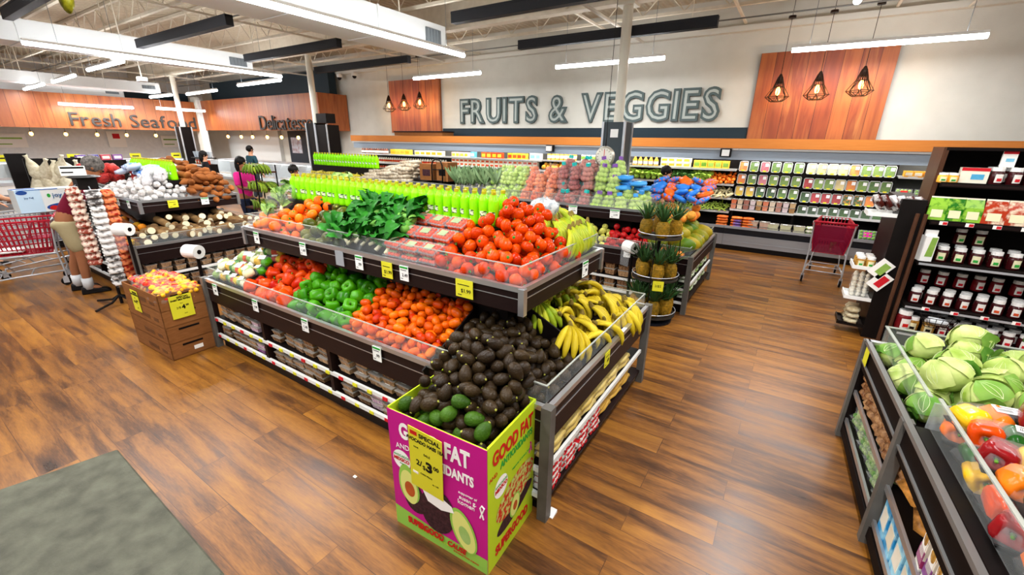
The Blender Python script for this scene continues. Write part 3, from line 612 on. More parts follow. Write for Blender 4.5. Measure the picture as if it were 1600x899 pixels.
# bananas on the right end
def place_hands(proto, spots, label, group):
    proto['category'] = 'bananas'; return put(proto, spots, label, group)
sy, sg = [], []; rg = random.Random(4)
for i in range(8):
    for j in range(6):
        x = -.99-.125*j+rg.uniform(-.02, .02); y = 2.5+.13*i+rg.uniform(-.03, .03)
        if j > 3 and y > 3.3: continue
        z = L1(min(x, -.9), y)+.17+rg.uniform(0, .045)
        if x < -1.25: z = min(z, 1.0)
        (sg if (j >= 4 or (j == 3 and i < 3)) else sy).append(((x, y, z), (rg.uniform(-.5, .5), rg.uniform(-.2, .7), rg.uniform(-1.1, 1.1)+(0 if rg.random() < .7 else 2)), rg.uniform(1.15, 1.38)))
place_hands(banana_hand(BANY), sy, 'bunch of yellow bananas heaped on the right end of the centre island', 'yellow banana bunches')
place_hands(banana_hand(BANG), sg, 'bunch of greenish bananas tucked under the upper tray', 'greenish banana bunches')
# ---- centre island: upper tray ----
def upf(x0, x1, y0, y1, uz=1.27, add=0): return lambda x, y: uz-.1+.48*(min(.5, max(0, min(y-y0, x1-x, x-x0, y1-y)-.04)))+add
U1 = upf(-4.43, -1.23, 2.03, 3.26); U1t = upf(-4.43, -1.23, 2.03, 3.26, add=.2)
tt = pack(280, -1.98, -1.28, 2.08, 2.9, U1, lambda x, y: U1t(x, y)+.16*max(0, 1-abs(x+1.62)/.45)*min(1, max(0, (y-2.15)/.4)), .047, ok=lambda x, y: not (x < -1.74 and y > 2.47), rng=8)
fill(tomato(), tt, 'round red tomato heaped on the upper tray corner above the price cards', 'round tomatoes on the upper tray', cat='tomato')
fill(round_fruit('orange_tomato', .05, mat('orange_tomato_skin', 'e8500c', 'f97d14', rough=.25, rand=.8, coat=.3), .8, 'star'), pack(60, -4.36, -3.72, 2.09, 2.5, U1, U1t, .052, rng=9), 'orange round tomato near the left end of the upper tray', 'orange tomatoes on the upper tray', cat='tomato')
fill(avocado(mat('big_avocado_skin', '25360a', '5f5e16', rough=.3, rand=.7, scale=8, coat=.3), 1.45, 'green_avocado'), pack(40, -3.66, -3.12, 2.1, 2.5, U1, U1t, .056, rng=10, over=.85), 'large smooth green avocado between orange tomatoes and leafy greens', 'large green avocados on the upper tray', lay, 'avocado')
# leafy bundles with round green squash
def leaf_patch(m, L=.2, w=.1, curl=.05, seg=6, ruffle=.012):
    vs = []; fs = []
    for i in range(seg+1):
        t = i/seg; ww = w*math.sin(PI*min(1, t*.85+.08))*.5
        for j in range(5):
            s = (j-2)/2; vs.append((s*ww+random.uniform(-.003, .003), t*L, curl*math.sin(t*2.2)+abs(s)*ww*.35+random.uniform(-ruffle, ruffle)*abs(s)))
    for i in range(seg):
        for j in range(4): fs.append((i*5+j, i*5+j+1, i*5+j+6, i*5+j+5))
    return m.add(vs, fs)
def leafy_bunch(name, m, n=6, L=.2, w=.11, stemm=PCR, cat='leafy greens', spread=1.1):
    t = tag(link(name, None), None, cat)
    for i in range(n):
        o = leaf_patch(MB(), L*U(.8, 1.1), w*U(.8, 1.2), U(.02, .07)).build('leaf', m, t, (U(-.02, .02), 0, .012*i), (U(-.1, .35), U(-.4, .4), U(-spread, spread)), smooth=True)
    MB().tube([(0, -.05, 0), (0, .04, .02), (0, .1, .03)], [.016, .012, .004], 7).build('stalks', stemm, t, smooth=True); return t
KALE = mat('collard_green', '0c4a10', '2f7f22', rough=.4, rand=.6)
P = leafy_bunch('collard_bunch', KALE, 8, .15, .085)
s = []
for i in range(8):
    for j in range(4): x, y = -3.08+i*.088+U(-.02, .02), 2.12+j*.11; s.append(((x, y, U1t(x, y)-.075+U(-.01, .03)), (.35+U(-.2, .2), U(-.2, .2), U(-1.4, 1.4)), U(.85, 1.1)))
put(P, s, 'bunch of dark collard leaves piled on the upper tray', 'collard bunches on the upper tray')
fill(round_fruit('round_squash', .038, mat('round_squash_skin', '3f8a2c', '8fbf56', rough=.3, rand=.6), .95, 'dot'), [(x, y, U1t(x, y)+U(-.04, .03), 1) for x, y in [(U(-3.1, -2.4), U(2.12, 2.45)) for _ in range(48)]], 'small round green squash lying among the collard leaves', 'round squash among the collards', cat='squash')
# clamshells
SALM = mat('cherry_tomato_skin', 'cc1a02', 'f45a06', rough=.25, rand=.3, scale=20)
def clamshell(cont_m, w=.15, d=.11, h=.06, name='clamshell_box', lid_m=None, lab=TAGW, r=.017):
    t = tag(link(name, None), None, 'clamshell')
    c = MB(); nx, ny = int(w/(2*r)), int(d/(2*r))
    for i in range(nx):
        for j in range(ny):
            for k in range(2): c.ball((-w/2+.008+r+i*(w-.016-2*r)/max(1, nx-1)+U(-.003, .003), -d/2+.008+r+j*(d-.016-2*r)/max(1, ny-1), r+.004+k*r*1.55), r, 7, 5)
    c.build('contents', cont_m, t, smooth=True)
    MB().hexa([(-w/2+.01, -d/2+.01, 0), (w/2-.01, -d/2+.01, 0), (w/2-.01, d/2-.01, 0), (-w/2+.01, d/2-.01, 0)], [(-w/2, -d/2, h*.7), (w/2, -d/2, h*.7), (w/2, d/2, h*.7), (-w/2, d/2, h*.7)]).build('clear_base', GLS, t)
    MB().box(-w/2-.004, w/2+.004, -d/2-.004, d/2+.004, h*.7, h*.7+.006).hexa([(-w/2, -d/2, h*.7), (w/2, -d/2, h*.7), (w/2, d/2, h*.7), (-w/2, d/2, h*.7)], [(-w/2+.015, -d/2+.015, h), (w/2-.015, -d/2+.015, h), (w/2-.015, d/2-.015, h), (-w/2+.015, d/2-.015, h)]).build('clear_lid', lid_m or FILM, t)
    MB().box(-w*.22, w*.22, -d*.25, d*.25, h, h+.0015).build('top_label', lab, t); return t
P = clamshell(SALM, .17, .12, .065, lab=plain('pale_green_label', '9fae86', .4, alpha=.8)); s = []
for i in range(3):
    for j in range(3):
        for k in range(2): x, y = -2.4+i*.175, 2.14+j*.15; s.append(((x, y, U1(x, y)+.055+k*.07+U(0, .01)), (.44, 0, U(-.15, .15)), 1))
put(P, s, 'clear clamshell of small tomatoes left of the round tomato heap', 'tomato clamshells on the upper tray')
# bagged greens at left end
def bag(name, m, w=.2, d=.15, h=.1, cat='bag', film=True, jit=.012, lab=None):
    t = tag(link(name, None), None, cat)
    MB().ball((0, 0, h/2), .5, 12, 8, (w*.92, d*.92, h*.95)).build('contents', m, t, smooth=True, jit=jit)
    if film: MB().ball((0, 0, h/2), .5, 10, 7, (w*1.05, d*1.05, h*1.1)).build('film_bag', FILM, t, jit=jit*.7, smooth=True)
    if lab: MB().hexa([(-w*.2, -d*.25, h*.98), (w*.2, -d*.25, h*.98), (w*.2, d*.2, h*.98), (-w*.2, d*.2, h*.98)], [(-w*.2, -d*.25, h), (w*.2, -d*.25, h), (w*.2, d*.2, h), (-w*.2, d*.2, h)]).build('front_label', lab, t)
    return t
P = leafy_bunch('greens_bag', mat('bagged_greens', '2c5a1a', '9ab85c', rough=.5, scale=30, noise=1, rand=.6), 12, .15, .06, cat='bag of greens'); MB().ball((0, .04, .07), .5, 10, 7, (.27, .24, .16)).build('film_bag', FILM, P, smooth=True, jit=.01)
put(P, [((-4.68+.42, 2.2, 1.28), (.3, 0, .2), 1), ((-4.3, 2.36, 1.42), (.2, 0, .9), 1.05), ((-4.1, 2.6, 1.5), (.1, .1, 0), 1.1), ((-4.33, 2.55, 1.5), (0, 0, 2), 1), ((-3.9, 2.75, 1.52), (0, 0, 1), 1.1), ((-4.25, 2.9, 1.5), (0, 0, .4), 1.15), ((-3.95, 2.95, 1.55), (0, 0, 2.4), 1)], 'clear bag of cut greens at the left end of the upper tray', 'bags of greens on the upper tray')
# foil bag right of the bottles
P = bag('salad_bag', mat('silver_film_print', '8d9498', 'cfd3d2', rough=.25, scale=18, noise=1, sharp=4), .26, .2, .16, 'bag'); tag(P, 'silvery printed bag standing right of the green bottles on the upper tray'); P.location = (-1.62, 2.98, 1.52)
# plantains at the back right
P = banana_hand(BANG, 5, 'plantain_bunch'); P['category'] = 'bananas'
put(P, [((-1.33-.13*j+U(-.02, .02), 2.86+.085*i+U(-.015, .015), 1.47+.05*j), (U(-.3, .1), .75-.2*j+U(-.2, .2), U(-.4, .4)), 1.2) for i in range(5) for j in range(3)]+[((-1.6, 2.95, 1.58), (0, .2, 2), 1.1), ((-1.55, 3.1, 1.56), (0, .2, 1), 1.1)], 'greenish banana bunch drooping over the far right corner of the upper tray', 'banana bunches on the upper tray')
# green bottles
GRB = plain('lime_green_drink', '8ee60a', .18, coat=.5); BLAB = mat('bottle_label', 'd7e8c0', '3a4a20', rough=.4, scale=60, noise=1, sharp=5, rand=0)
def bottle(h=.25, r=.041, m=GRB):
    t = tag(link('drink_bottle', None), None, 'bottle')
    MB().lathe([(r*.85, 0), (r, .008), (r, h*.12), (r*.96, h*.3), (r*.96, h*.42), (r, h*.5), (r, h*.7), (r*.88, h*.78), (r*.5, h*.87), (r*.36, h*.92)], 14).build('bottle_body', m, t, smooth=True)
    MB().lathe([(r*.45, h*.91), (r*.45, h), (r*.3, h*1.003)], 12).build('bottle_cap', CAPY, t)
    v = MB(); 
    for i in range(4):
        a0 = -2.2+i*.32; vs = [(r*1.02*math.cos(a), r*1.02*math.sin(a), z) for a, z in ((a0, h*.28), (a0+.32, h*.28), (a0+.32, h*.44), (a0, h*.44))]; v.add(vs, [(0, 1, 2, 3)])
    v.build('printed_label', BLAB, t); return t
put(bottle(), [((-4.32+i*.0868, 2.54, 1.5), (0, 0, U(-.5, .5))) for i in range(30)], 'lime green drink bottle in the front row on the centre island riser', 'front row of green bottles on the centre island')
put(bottle(), [((-4.32+i*.0868, 2.66, 1.5), (0, 0, U(-.5, .5))) for i in range(30)], 'lime green drink bottle in the second row on the centre island riser', 'second row of green bottles on the centre island')
put(bottle(), [((-9.66+i*.098, 6.3, 1.5), None, 1.12) for i in range(23)], 'lime green drink bottle on the riser of the rear island', 'green bottles on the rear island')
put(bottle(), [((-8.88+i*.095, 2.62, 1.5), None, 1.1) for i in range(16)], 'lime green drink bottle on the riser of the left island behind the garlic', 'green bottles on the left island')

# ---- packs under the centre island ----
NUT = mat('nut_mix', '5a3822', 'b08a62', rough=.6, scale=60, noise=1); NUT2 = mat('trail_mix', '3a241a', 'c9a27a', rough=.6, scale=45, noise=1); PNK = mat('candy_mix', 'a05a9a', 'd8c0c8', rough=.5, scale=50, noise=1, sharp=3)
def tub(m, w=.13, d=.12, h=.05, name='snack_tub'):
    t = tag(link(name, None), None, 'snack tub')
    MB().hexa([(-w*.42, -d*.42, 0), (w*.42, -d*.42, 0), (w*.42, d*.42, 0), (-w*.42, d*.42, 0)], [(-w/2, -d/2, h*.85), (w/2, -d/2, h*.85), (w/2, d/2, h*.85), (-w/2, d/2, h*.85)]).build('tub_base', m, t)
    MB().box(-w/2-.003, w/2+.003, -d/2-.003, d/2+.003, h*.85, h*.97).build('clear_lid', plain('frosted_lid', 'b9b2a8', .15, alpha=.6, coat=.5), t); MB().box(-w*.3, w*.1, -d*.3, .0, h*.97, h).build('price_sticker', TAGW, t); return t
bays = [(-4.72, -3.85), (-3.75, -2.88), (-2.78, -1.9), (-1.8, -.95)]
prot = [tub(NUT), tub(NUT2), tub(PNK)]; sp = [[], [], []]
rr = random.Random(9)
for a, b in bays:
    for z0, mx in ((.345, 3), (.13, 3)):
        x = a+.08
        while x < b-.06:
            k = rr.choice((0, 0, 1, 1, 1, 0, 2)) if rr.random() < .9 else 1; c = rr.randint(2, mx)
            for q in range(c): sp[k].append(((x+rr.uniform(-.006, .006), 1.83+rr.uniform(-.005, .015), z0+q*.051), (0, 0, rr.uniform(-.08, .08))))
            x += rr.choice((.145, .15, .2))
for k in range(3): put(prot[k], sp[k], ['square tub of mixed nuts stacked on the shelves under the centre island', 'square tub of trail mix stacked on the shelves under the centre island', 'square tub of pink and white sweets under the centre island'][k], ['nut tubs', 'trail mix tubs', 'sweet tubs'][k]+' under the centre island')
def pouch(name, m, w=.2, d=.14, h=.05, prints=None, cat='bag', n=3):
    t = tag(link(name, None), None, cat)
    MB().ball((0, 0, h/2), .5, 12, 6, (w, d*1.05, h)).hexa([(-w*.46, -d*.42, h*.3), (w*.46, -d*.42, h*.3), (w*.46, d*.42, h*.3), (-w*.46, d*.42, h*.3)], [(-w*.42, -d*.38, h*.85), (w*.42, -d*.38, h*.85), (w*.42, d*.38, h*.85), (-w*.42, d*.38, h*.85)]).build('bag_body', m, t, smooth=True)
    if prints: 
        for k in range(n): MB().box(-w*.4+k*w*.8/n, -w*.4+(k+.62)*w*.8/n, -d*.45, d*.3, h*.86, h*.9).box(-w*.3+k*w*.6/n, -w*.3+(k+.6)*w*.6/n, -d*.525, -d*.5, h*.3, h*.7).build('red_print', prints, t)
    return t
P = pouch('rice_bag', mat('white_bag_film', 'cfc8bd', 'e8e4dc', rough=.3, bump=.4, bscale=40), .24, .15, .05, RED, 'bag of rice')
put(P, [((-.945, 1.88+i*.2, .13+k*.047), (0, 0, PI/2+U(-.1, .1))) for i in range(4) for k in range(4)], 'white bag with red print stacked low on the right end of the centre island', 'white bags under the banana end')
P = pouch('pasta_bag', mat('tan_pasta_film', 'b8862e', 'dcb65c', rough=.25, stretch=(1, 12, 1), scale=14, noise=.8), .3, .12, .05, None, 'bag of pasta')
put(P, [((-.95, 2.72+i*.24, .14+k*.047), (0, 0, PI/2+U(-.12, .12))) for i in range(3) for k in range(3)], 'golden pasta bag stacked low toward the far end under the bananas', 'pasta bags at the far end')
P = pouch('cracker_bag', mat('pale_cracker_film', 'b89a4a', 'd8c27c', rough=.3, stretch=(1, 6, 1), scale=14, noise=.8), .26, .14, .05, None, 'bag of crackers')
put(P, [((-.95, 1.9+i*.24, .35+k*.045), (0, 0, PI/2+U(-.1, .1))) for i in range(6) for k in range(2)], 'tan bag on the upper shelf under the banana end', 'tan bags under the bananas')
# ---------------- printed avocado box ----------------
MAG = mat('magenta_print', 'b3127a', 'c41a86', rough=.4, rand=0, noise=.2); LIM = mat('lime_print', 'a9c41c', 'bcd02a', rough=.4, rand=0, noise=.2); WPR = plain('white_print', 'f2efe9', .5); RPR = plain('red_print', 'c0201c', .5)
LGP = plain('light_green_print', '8fc04a', .5); PALE = plain('pale_flesh_print', 'd9dc7a', .5); AVD = mat('dark_skin_print', '1c1014', '4a2a30', rough=.5, scale=60, noise=1, rand=0); PIT = mat('pit_print', '8a3a1a', 'd0662a', rough=.5, scale=12, rand=0)
def disc(m, parent, cx, cz, rx, rz, rot=0, lift=0, name='printed_shape', face='-y', n=28, arc=None):
    vs = [(0, 0)]; 
    for i in range(n):
        a = 2*PI*i/n; x, z = rx*math.cos(a), rz*math.sin(a)*(1+.18*math.sin(a) if arc else 1); vs.append((x*math.cos(rot)-z*math.sin(rot), x*math.sin(rot)+z*math.cos(rot)))
    v3 = [(x, -lift, z) for x, z in vs]; o = MB().add(v3, [(0, i+1, (i+1) % n+1) for i in range(n)]).mesh(name, m)
    return link(name, o, parent, (cx, 0, cz))
t = thing('avocado_box', 'magenta and lime printed cardboard display box heaped with avocados', 'display box', (-1.26, 1.49, 0), .04)
w, d, h = .315, .235, .78; m = MB()
m.box(-w, w, -d, -d+.008, 0, h-.01).box(-w, w, d-.008, d, 0, h).box(-w, -w+.008, -d, d, 0, h).box(w-.008, w, -d+.008, d-.008, 0, h).box(-w, w, -d, d, 0, .02)
m.build('carton_body', LIM, t)
fr = link('front_print', MB().box(-w, w, -.003, 0, .0, h-.008).mesh('front_print', MAG), t, (0, -d, 0))
g = MB(); g.add([(-w, -.004, 0), (w, -.004, 0), (w, -.004, .1), (0, -.004, .1), (-w, -.004, .135)], [(0, 1, 2, 3, 4)]); g.build('green_band', LGP, fr)
def T(s, size, m, x, z, rot=0, sx=1, off=0, parent=None, lift=.005, shear=0): return TXT(s, size, m, parent or fr, (x, -lift, z), (PI/2, rot, 0), sx=sx, off=off, ext=.0006, shear=shear, name='printed_lettering')
T('GOOD FAT', .13, WPR, -.01, .665, 0, .68, .005); T('AND', .045, WPR, -.22, .565, -.1); T('ANTIOXIDANTS', .08, WPR, .045, .55, 0, .66, .003)
disc(WPR, fr, -.235, .475, .062, .062, lift=.0045); T('AVOCADOS', .02, GRNI, -.235, .5, lift=.006); T('MEXICO', .03, RPR, -.235, .475, lift=.006, off=.001); T('from', .014, GRNI, -.235, .452, lift=.006)
T('supporter of', .022, WPR, .2, .455); T('susan g.', .034, WPR, .2, .425, lift=.005); T('komen', .038, WPR, .19, .393, lift=.005)
w_ = MB().tube([(.275, -.006, .36), (.29, -.006, .4), (.3, -.006, .43), (.285, -.006, .44), (.275, -.006, .42), (.295, -.006, .36)], .004, 5).build('ribbon_mark', WPR, fr)
disc(AVD, fr, -.16, .25, .08, .12, .3, .0045, 'dark_skin_oval', arc=1)  # dark oval in the avocado skin print, behind the left half
disc(LGP, fr, -.195, .31, .072, .125, .12, .005, 'avocado_half', arc=-1); disc(PALE, fr, -.195, .31, .06, .11, .12, .0055, 'avocado_half_flesh'); disc(PIT, fr, -.19, .3, .036, .05, .1, .006, 'avocado_pit')
disc(AVD, fr, .0, .25, .115, .15, -.2, .0065, 'whole_avocado'); disc(LGP, fr, .17, .21, .075, .14, .35, .007, 'avocado_half'); disc(PALE, fr, .172, .205, .062, .125, .35, .0075, 'avocado_half_flesh'); disc(PGR, fr, .178, .19, .034, .055, .35, .008, 'avocado_hollow')
tw = MB().add([(-.11, -.009, .385), (-.06, -.009, .395), (.1, -.009, .335), (.115, -.009, .3), (.03, -.009, .275), (-.06, -.009, .29)], [(5, 4, 3, 2, 1, 0)]).build('torn_white_patch', WPR, fr)
T('SUPERGOOD', .058, RPR, -.09, .078, 0, .74, .003, lift=.0095); T('CAUSE', .05, RPR, .12, .072, 0, .8, .002, shear=.3, lift=.0095); T('avocados pledges to the cause', .02, LIM, -.03, .05); T('avocados from mexico', .018, RPR, .18, .035)
c_ = MB().box(-.108, .108, -.003, 0, -.2, .2).build('yellow_price_sign', TAGY, t, (-.045, -d-.02, .55), (.06, .07, 0)); c_['label'] = 'yellow special price sign'
def S(s, size, m, x, z, sx=1, off=0, p=None, lift=.004): return TXT(s, size, m, p or c_, (x, -lift, z), (PI/2, 0, 0), sx=sx, off=off, ext=.0005, name='price_lettering')
S('SPECIAL', .036, INK, .03, .165, 1.05, .001); MB().box(-.095, -.05, -.004, -.003, .155, .18).build('red_flash', RPR, c_); S('AVOCADO HASS 1EA', .03, INK, 0, .125, .85, .001); S('SALE', .02, INK, .01, .055); S('SAVE', .014, INK, -.06, .08); S('2/', .05, INK, -.045, -.02, 1, .001); S('$', .04, INK, -.012, -.035); S('3', .085, INK, .022, -.02, 1.1, .004); S('00', .035, INK, .068, -.002, 1, .001); S('CARD PRICE', .014, INK, .0, -.085); S('ea 1.99', .014, INK, .06, -.12); MB().box(-.09, -.055, -.004, -.003, -.105, -.09).build('white_barcode', WPR, c_)
sd = link('side_print', MB().box(-d, d, -.003, 0, .0, h).mesh('side_print', LIM), t, (w, 0, 0), (0, 0, PI/2))
def Q(s, size, m, x, z, rot=0, sx=1, off=0, lift=.005): return TXT(s, size, m, sd, (x, -lift, z), (PI/2, rot, 0), sx=sx, off=off, ext=.0006, name='printed_lettering')
Q('GOOD FAT', .11, RPR, 0, .68, 0, .7, .004); Q('ANTIOXIDANTS', .055, GRNI, .035, .605, 0, .8, .002); Q('AND', .032, RPR, -.19, .585); disc(WPR, sd, -.12, .48, .062, .062, lift=.0045); Q('AVOCADOS', .02, GRNI, -.12, .5, lift=.006); Q('MEXICO', .03, RPR, -.12, .475, lift=.006, off=.001)
Q('supporter of susan g. komen', .018, GRNI, .09, .5); MB().tube([(.17, -.005, .47), (.19, -.005, .53), (.18, -.005, .54), (.2, -.005, .47)], .003, 5).build('ribbon_mark', MAG, sd)
disc(mat('salsa_print', 'c0301c', 'b8c46a', rough=.5, scale=42, noise=1, rand=0, sharp=4), sd, .03, .34, .2, .1, .25, .0045, 'bowl_food'); disc(AVD, sd, .03, .22, .19, .055, .2, .004, 'dark_bowl'); disc(LGP, sd, .02, .24, .052, .075, -.2, .006, 'avocado_half'); disc(PALE, sd, .02, .24, .043, .065, -.2, .0065, 'avocado_half_flesh'); disc(PIT, sd, .022, .235, .022, .03, 0, .007, 'avocado_pit')
Q('SUPERGOOD', .08, RPR, 0, .085, 0, .72, .004)
# ---------------- cartons of small peppers ----------------
def carton(label, z, open_top=False, h=.17):
    t = tag(link('produce_carton', None, None, (-5.2, 1.5, z), (0, 0, .03)), label, 'carton'); a, b = .4, .195; m = MB()
    m.box(-a, a, -b, -b+.008, 0, h).box(-a, a, b-.008, b, 0, h).box(-a, -a+.008, -b, b, 0, h).box(a-.008, a, -b, b, 0, h).box(-a, a, -b, b, 0, .01)
    if not open_top: m.box(-a+.008, a-.008, -b+.008, -b+.09, h-.008, h-.002).box(-a+.008, a-.008, b-.09, b-.008, h-.008, h-.002)
    m.build('carton_body', CARD, t); MB().box(a, a+.002, -.09, .09, h-.045, h-.025).build('hand_hole', BLK, t); MB().box(-.1, .12, -b-.002, -b, h*.3, h*.55).box(.2, .3, -b-.002, -b, h*.3, h*.5).build('brown_print', mat('carton_print', '5a3820', '6b4528'), t)
    return t
c0 = carton('brown carton at the bottom of the stack beside the centre island', .0); MB().box(.4, .403, .0, .08, .05, .09).build('white_label', WPR, c0)
carton('brown carton second from the floor in the pepper stack', .17); carton('brown carton third from the floor in the pepper stack', .34); ct = carton('open brown carton on top of the stack, full of bagged mini peppers', .51, True)
for (x, y, r, w_, h_) in ((.412, -.02, PI/2, .19, .23), (-.12, -.2, 0, .16, .22)):
    c_ = MB().box(-w_/2, w_/2, -.003, 0, -h_/2, h_/2).build('yellow_price_sign', TAGY, ct, (x, y, .02), (0, 0, r)); c_['label'] = 'yellow special price sign'
    S('SPECIAL', .028, INK, .02, h_*.4, 1, .001, c_); S('SWEET MINI PEPPERS', .02, INK, 0, h_*.3, .9, .001, c_); S('SALE', .012, INK, 0, h_*.14, 1, 0, c_); S('2/$', .03, INK, -.03, -.01, 1, 0, c_); S('4', .055, INK, .012, -.01, 1, .003, c_); S('00', .025, INK, .045, .003, 1, .001, c_); S('SAVE', .012, INK, .02, -h_*.33, 1, 0, c_)
MPM = mat('mini_pepper_mix', 'c22412', 'f0b21e', rough=.3, scale=22, noise=1, sharp=3, rand=.6)
def pepper_bag(): 
    t = tag(link('mini_pepper_bag', None), None, 'bag of peppers'); c = MB(); r_ = random.Random(3)
    for i in range(16): c.ball((r_.uniform(-.07, .07), r_.uniform(-.05, .05), r_.uniform(.015, .06)), .022, 7, 5, (1, 1.6, 1), Euler((0, 0, r_.uniform(0, 3))).to_matrix())
    c.build('mini_peppers', MPM, t, smooth=True); MB().ball((0, 0, .035), .5, 10, 7, (.19, .15, .1)).build('film_bag', FILM, t, smooth=True, jit=.008); return t
put(pepper_bag(), [((-5.52+i*.13, 1.4+j*.1, .6+k*.07-.01*abs(i-2)), (U(-.2, .2), U(-.2, .2), U(0, 3)), U(.95, 1.1)) for i in range(6) for j in range(3) for k in range(2)], 'clear bag of mixed red and yellow mini peppers in the top carton', 'bags of mini peppers in the top carton')

# ---------------- left island produce ----------------
L0 = lowf(-9.35, -6.88, 1.79, 3.62); L0t = lowf(-9.35, -6.88, 1.79, 3.62, .22)
YUC = mat('yuca_bark', '4a3220', '8a6a42', rough=.8, rand=.8, scale=20); YCUT = mat('yuca_cut', 'cdc29a', 'e3dcc0', rough=.6)
s = []
for i in range(15):
    for j in range(4):
        y = 1.98+i*.105+U(-.02, .02); x = -7.04-j*.1+U(-.03, .03); s.append(((x, y, L0(x, y)+.1+U(0, .1)), (PI/2+U(-.4, .4), U(-.5, .5), PI/2+U(-.6, .6)), U(1.0, 1.35)))
P = cyl_root(YUC, YCUT); P['category'] = 'root vegetable'; put(P, s, 'cut brown root with pale cut end in the lower bin at left', 'cut roots in the lower bin')
fill(lump('yellow_squash', mat('yellow_squash_skin', 'd8b02a', 'e88a1e', rough=.4, rand=1), .05, (1, 1, 1.1)), pack(60, -8.4, -6.95, 1.85, 2.2, L0, L0t, .052, ok=lambda x, y: x < -7.2), 'yellow-orange squash in the lower bin behind the strip rack', 'yellow squash behind the strip rack', cat='squash')
U0 = upf(-8.97, -7.26, 2.09, 3.32); U0t = upf(-8.97, -7.26, 2.09, 3.32, add=.22)
GAR = mat('garlic_white', 'b8b0aa', 'efebe8', rough=.6, rand=.4, scale=18, noise=.9); SWP = mat('sweet_potato_skin', '6a3816', 'a86430', rough=.7, rand=.7, scale=10)
fill(round_fruit('garlic_bulb', .042, GAR, .9, 'dot', lobes=6, amp=.08), pack(200, -8.9, -7.3, 2.13, 2.75, U0, lambda x, y: U0t(x, y)+.04+.14*max(0, 1-abs(x+7.6)/.5), .044, ok=lambda x, y: y < 2.5 or x > -7.45, rng=20), 'white garlic bulb heaped on the upper tray of the left island', 'garlic on the left island', cat='garlic')
P = bag('garlic_net', mat('white_net_bag', 'c4bfc0', 'f0eef0', rough=.6, scale=30, noise=1), .22, .16, .1, 'net bag'); put(P, [((-7.6+U(-.35, .25), 2.25+U(0, .45), 1.5+U(0, .12)), jumble(), 1) for i in range(12)], 'white net bag of garlic thrown on the garlic heap', 'net bags on the garlic heap')
pr_ = [(.004, -.08), (.02, -.065), (.036, -.03), (.04, 0), (.032, .035), (.014, .065), (.004, .078)]
P = MB().lathe([(r*1.15, z*1.1) for r, z in pr_], 10).build('sweet_potato', SWP, smooth=True)
fill(P, pack(230, -8.2, -7.28, 2.72, 3.28, U0, lambda x, y: U0t(x, y)+.26*min(1, (3.35-y)/.2), .052, rng=21, over=.85), 'brown sweet potato heaped beyond the garlic on the left island', 'sweet potatoes on the left island', lay, 'sweet potato')
P = lump('red_onion_net', mat('red_net_onion', '8a1f22', 'd0453a', rough=.5, scale=30, noise=.9, rand=.5), .075, (1.3, 1, .9), .004); P['category'] = 'net bag'
put(P, [((-9.2+.14*(i % 3)+.5*(i//9)+U(-.02, .02), 2.05+.17*(i//3)+U(-.02, .02), 1.47+.12*k), jumble(), 1) for i in range(12) for k in range(2)], 'red net of onions behind the man on the left island', 'red onion nets on the left island')
P = pouch('blue_bag', mat('blue_bag_print', '3f6fb0', 'c8d4e8', rough=.3, scale=16, noise=1, sharp=3), .26, .18, .09, None); put(P, [((-8.7+i*.17, 2.42+.05*(i % 3), 1.53+.08*(i % 2)), (.2, U(-.3, .3), U(-.6, .6)), 1) for i in range(7)], 'blue and white printed bag behind the garlic', 'blue bags on the left island')
P = tub(NUT2, .14, .12, .07, 'dried_fruit_tub'); put(P, [((-7.0, 1.95+i*.16, .13+.07*k+.215*q), (0, 0, U(-.1, .1))) for i in range(10) for k in range(2) for q in range(2)], 'dark snack tub on the shelves under the cut roots', 'dark snack tubs under the roots')

# ---------------- rear island produce ----------------
L2 = lowf(-10.5, -.9, 5.5, 7.3); L2t = lowf(-10.5, -.9, 5.5, 7.3, .22); U2 = upf(-9.78, -1.62, 5.86, 6.94, 1.22)
def fruit_fill(name, x0, x1, m, r, label, group, n=60, y0=5.56, y1=6.0, **k): fill(round_fruit(name, r, m, .92, 'dot'), pack(n, x0, x1, y0, y1, L2, L2t, r*1.05, rng=int(abs(x0)*10)), label, group, cat='fruit')
LIMEM = mat('lime_skin', '7a9a22', 'a9bc3a', rough=.35, rand=.6); APR = mat('apple_red_skin', '8a0f14', 'c8201e', rough=.2, rand=.7, coat=.4); ORNG = mat('orange_skin', 'ee7a10', 'f89a20', rough=.4, rand=.6); GUA = mat('guava_skin', 'b5b348', 'd0cc66', rough=.4, rand=.6); PCH = mat('nectarine_skin', 'd84a16', 'f08a2a', rough=.35, rand=.9)
fruit_fill('lime', -4.6, -3.55, LIMEM, .045, 'green apple in the lower bin of the rear island behind the bananas', 'green apples in the rear lower bin', 60)
fruit_fill('peach', -3.55, -2.85, PCH, .046, 'orange-red peach in the lower bin of the rear island', 'peaches in the rear lower bin', 50)
fruit_fill('yellow_pear', -2.85, -2.1, GUA, .046, 'yellow-green pear in the lower bin of the rear island', 'yellow pears in the rear lower bin', 55)
fruit_fill('red_apple', -2.08, -1.4, APR, .048, 'shiny red apple in the lower bin left of the pineapple stand', 'red apples in the rear lower bin', 55)
fruit_fill('orange', -1.38, -1.05, ORNG, .048, 'bright orange fruit in the lower bin beside the pineapple stand', 'oranges in the rear lower bin', 24, y1=5.9)
P = MB().lathe([(.006, -.13), (.045, -.11), (.075, -.05), (.082, .01), (.068, .07), (.04, .115), (.008, .13)], 14).build('green_papaya', mat('papaya_skin', '4a6a12', 'a08a1e', rough=.4, rand=1, scale=5, noise=.6), smooth=True)
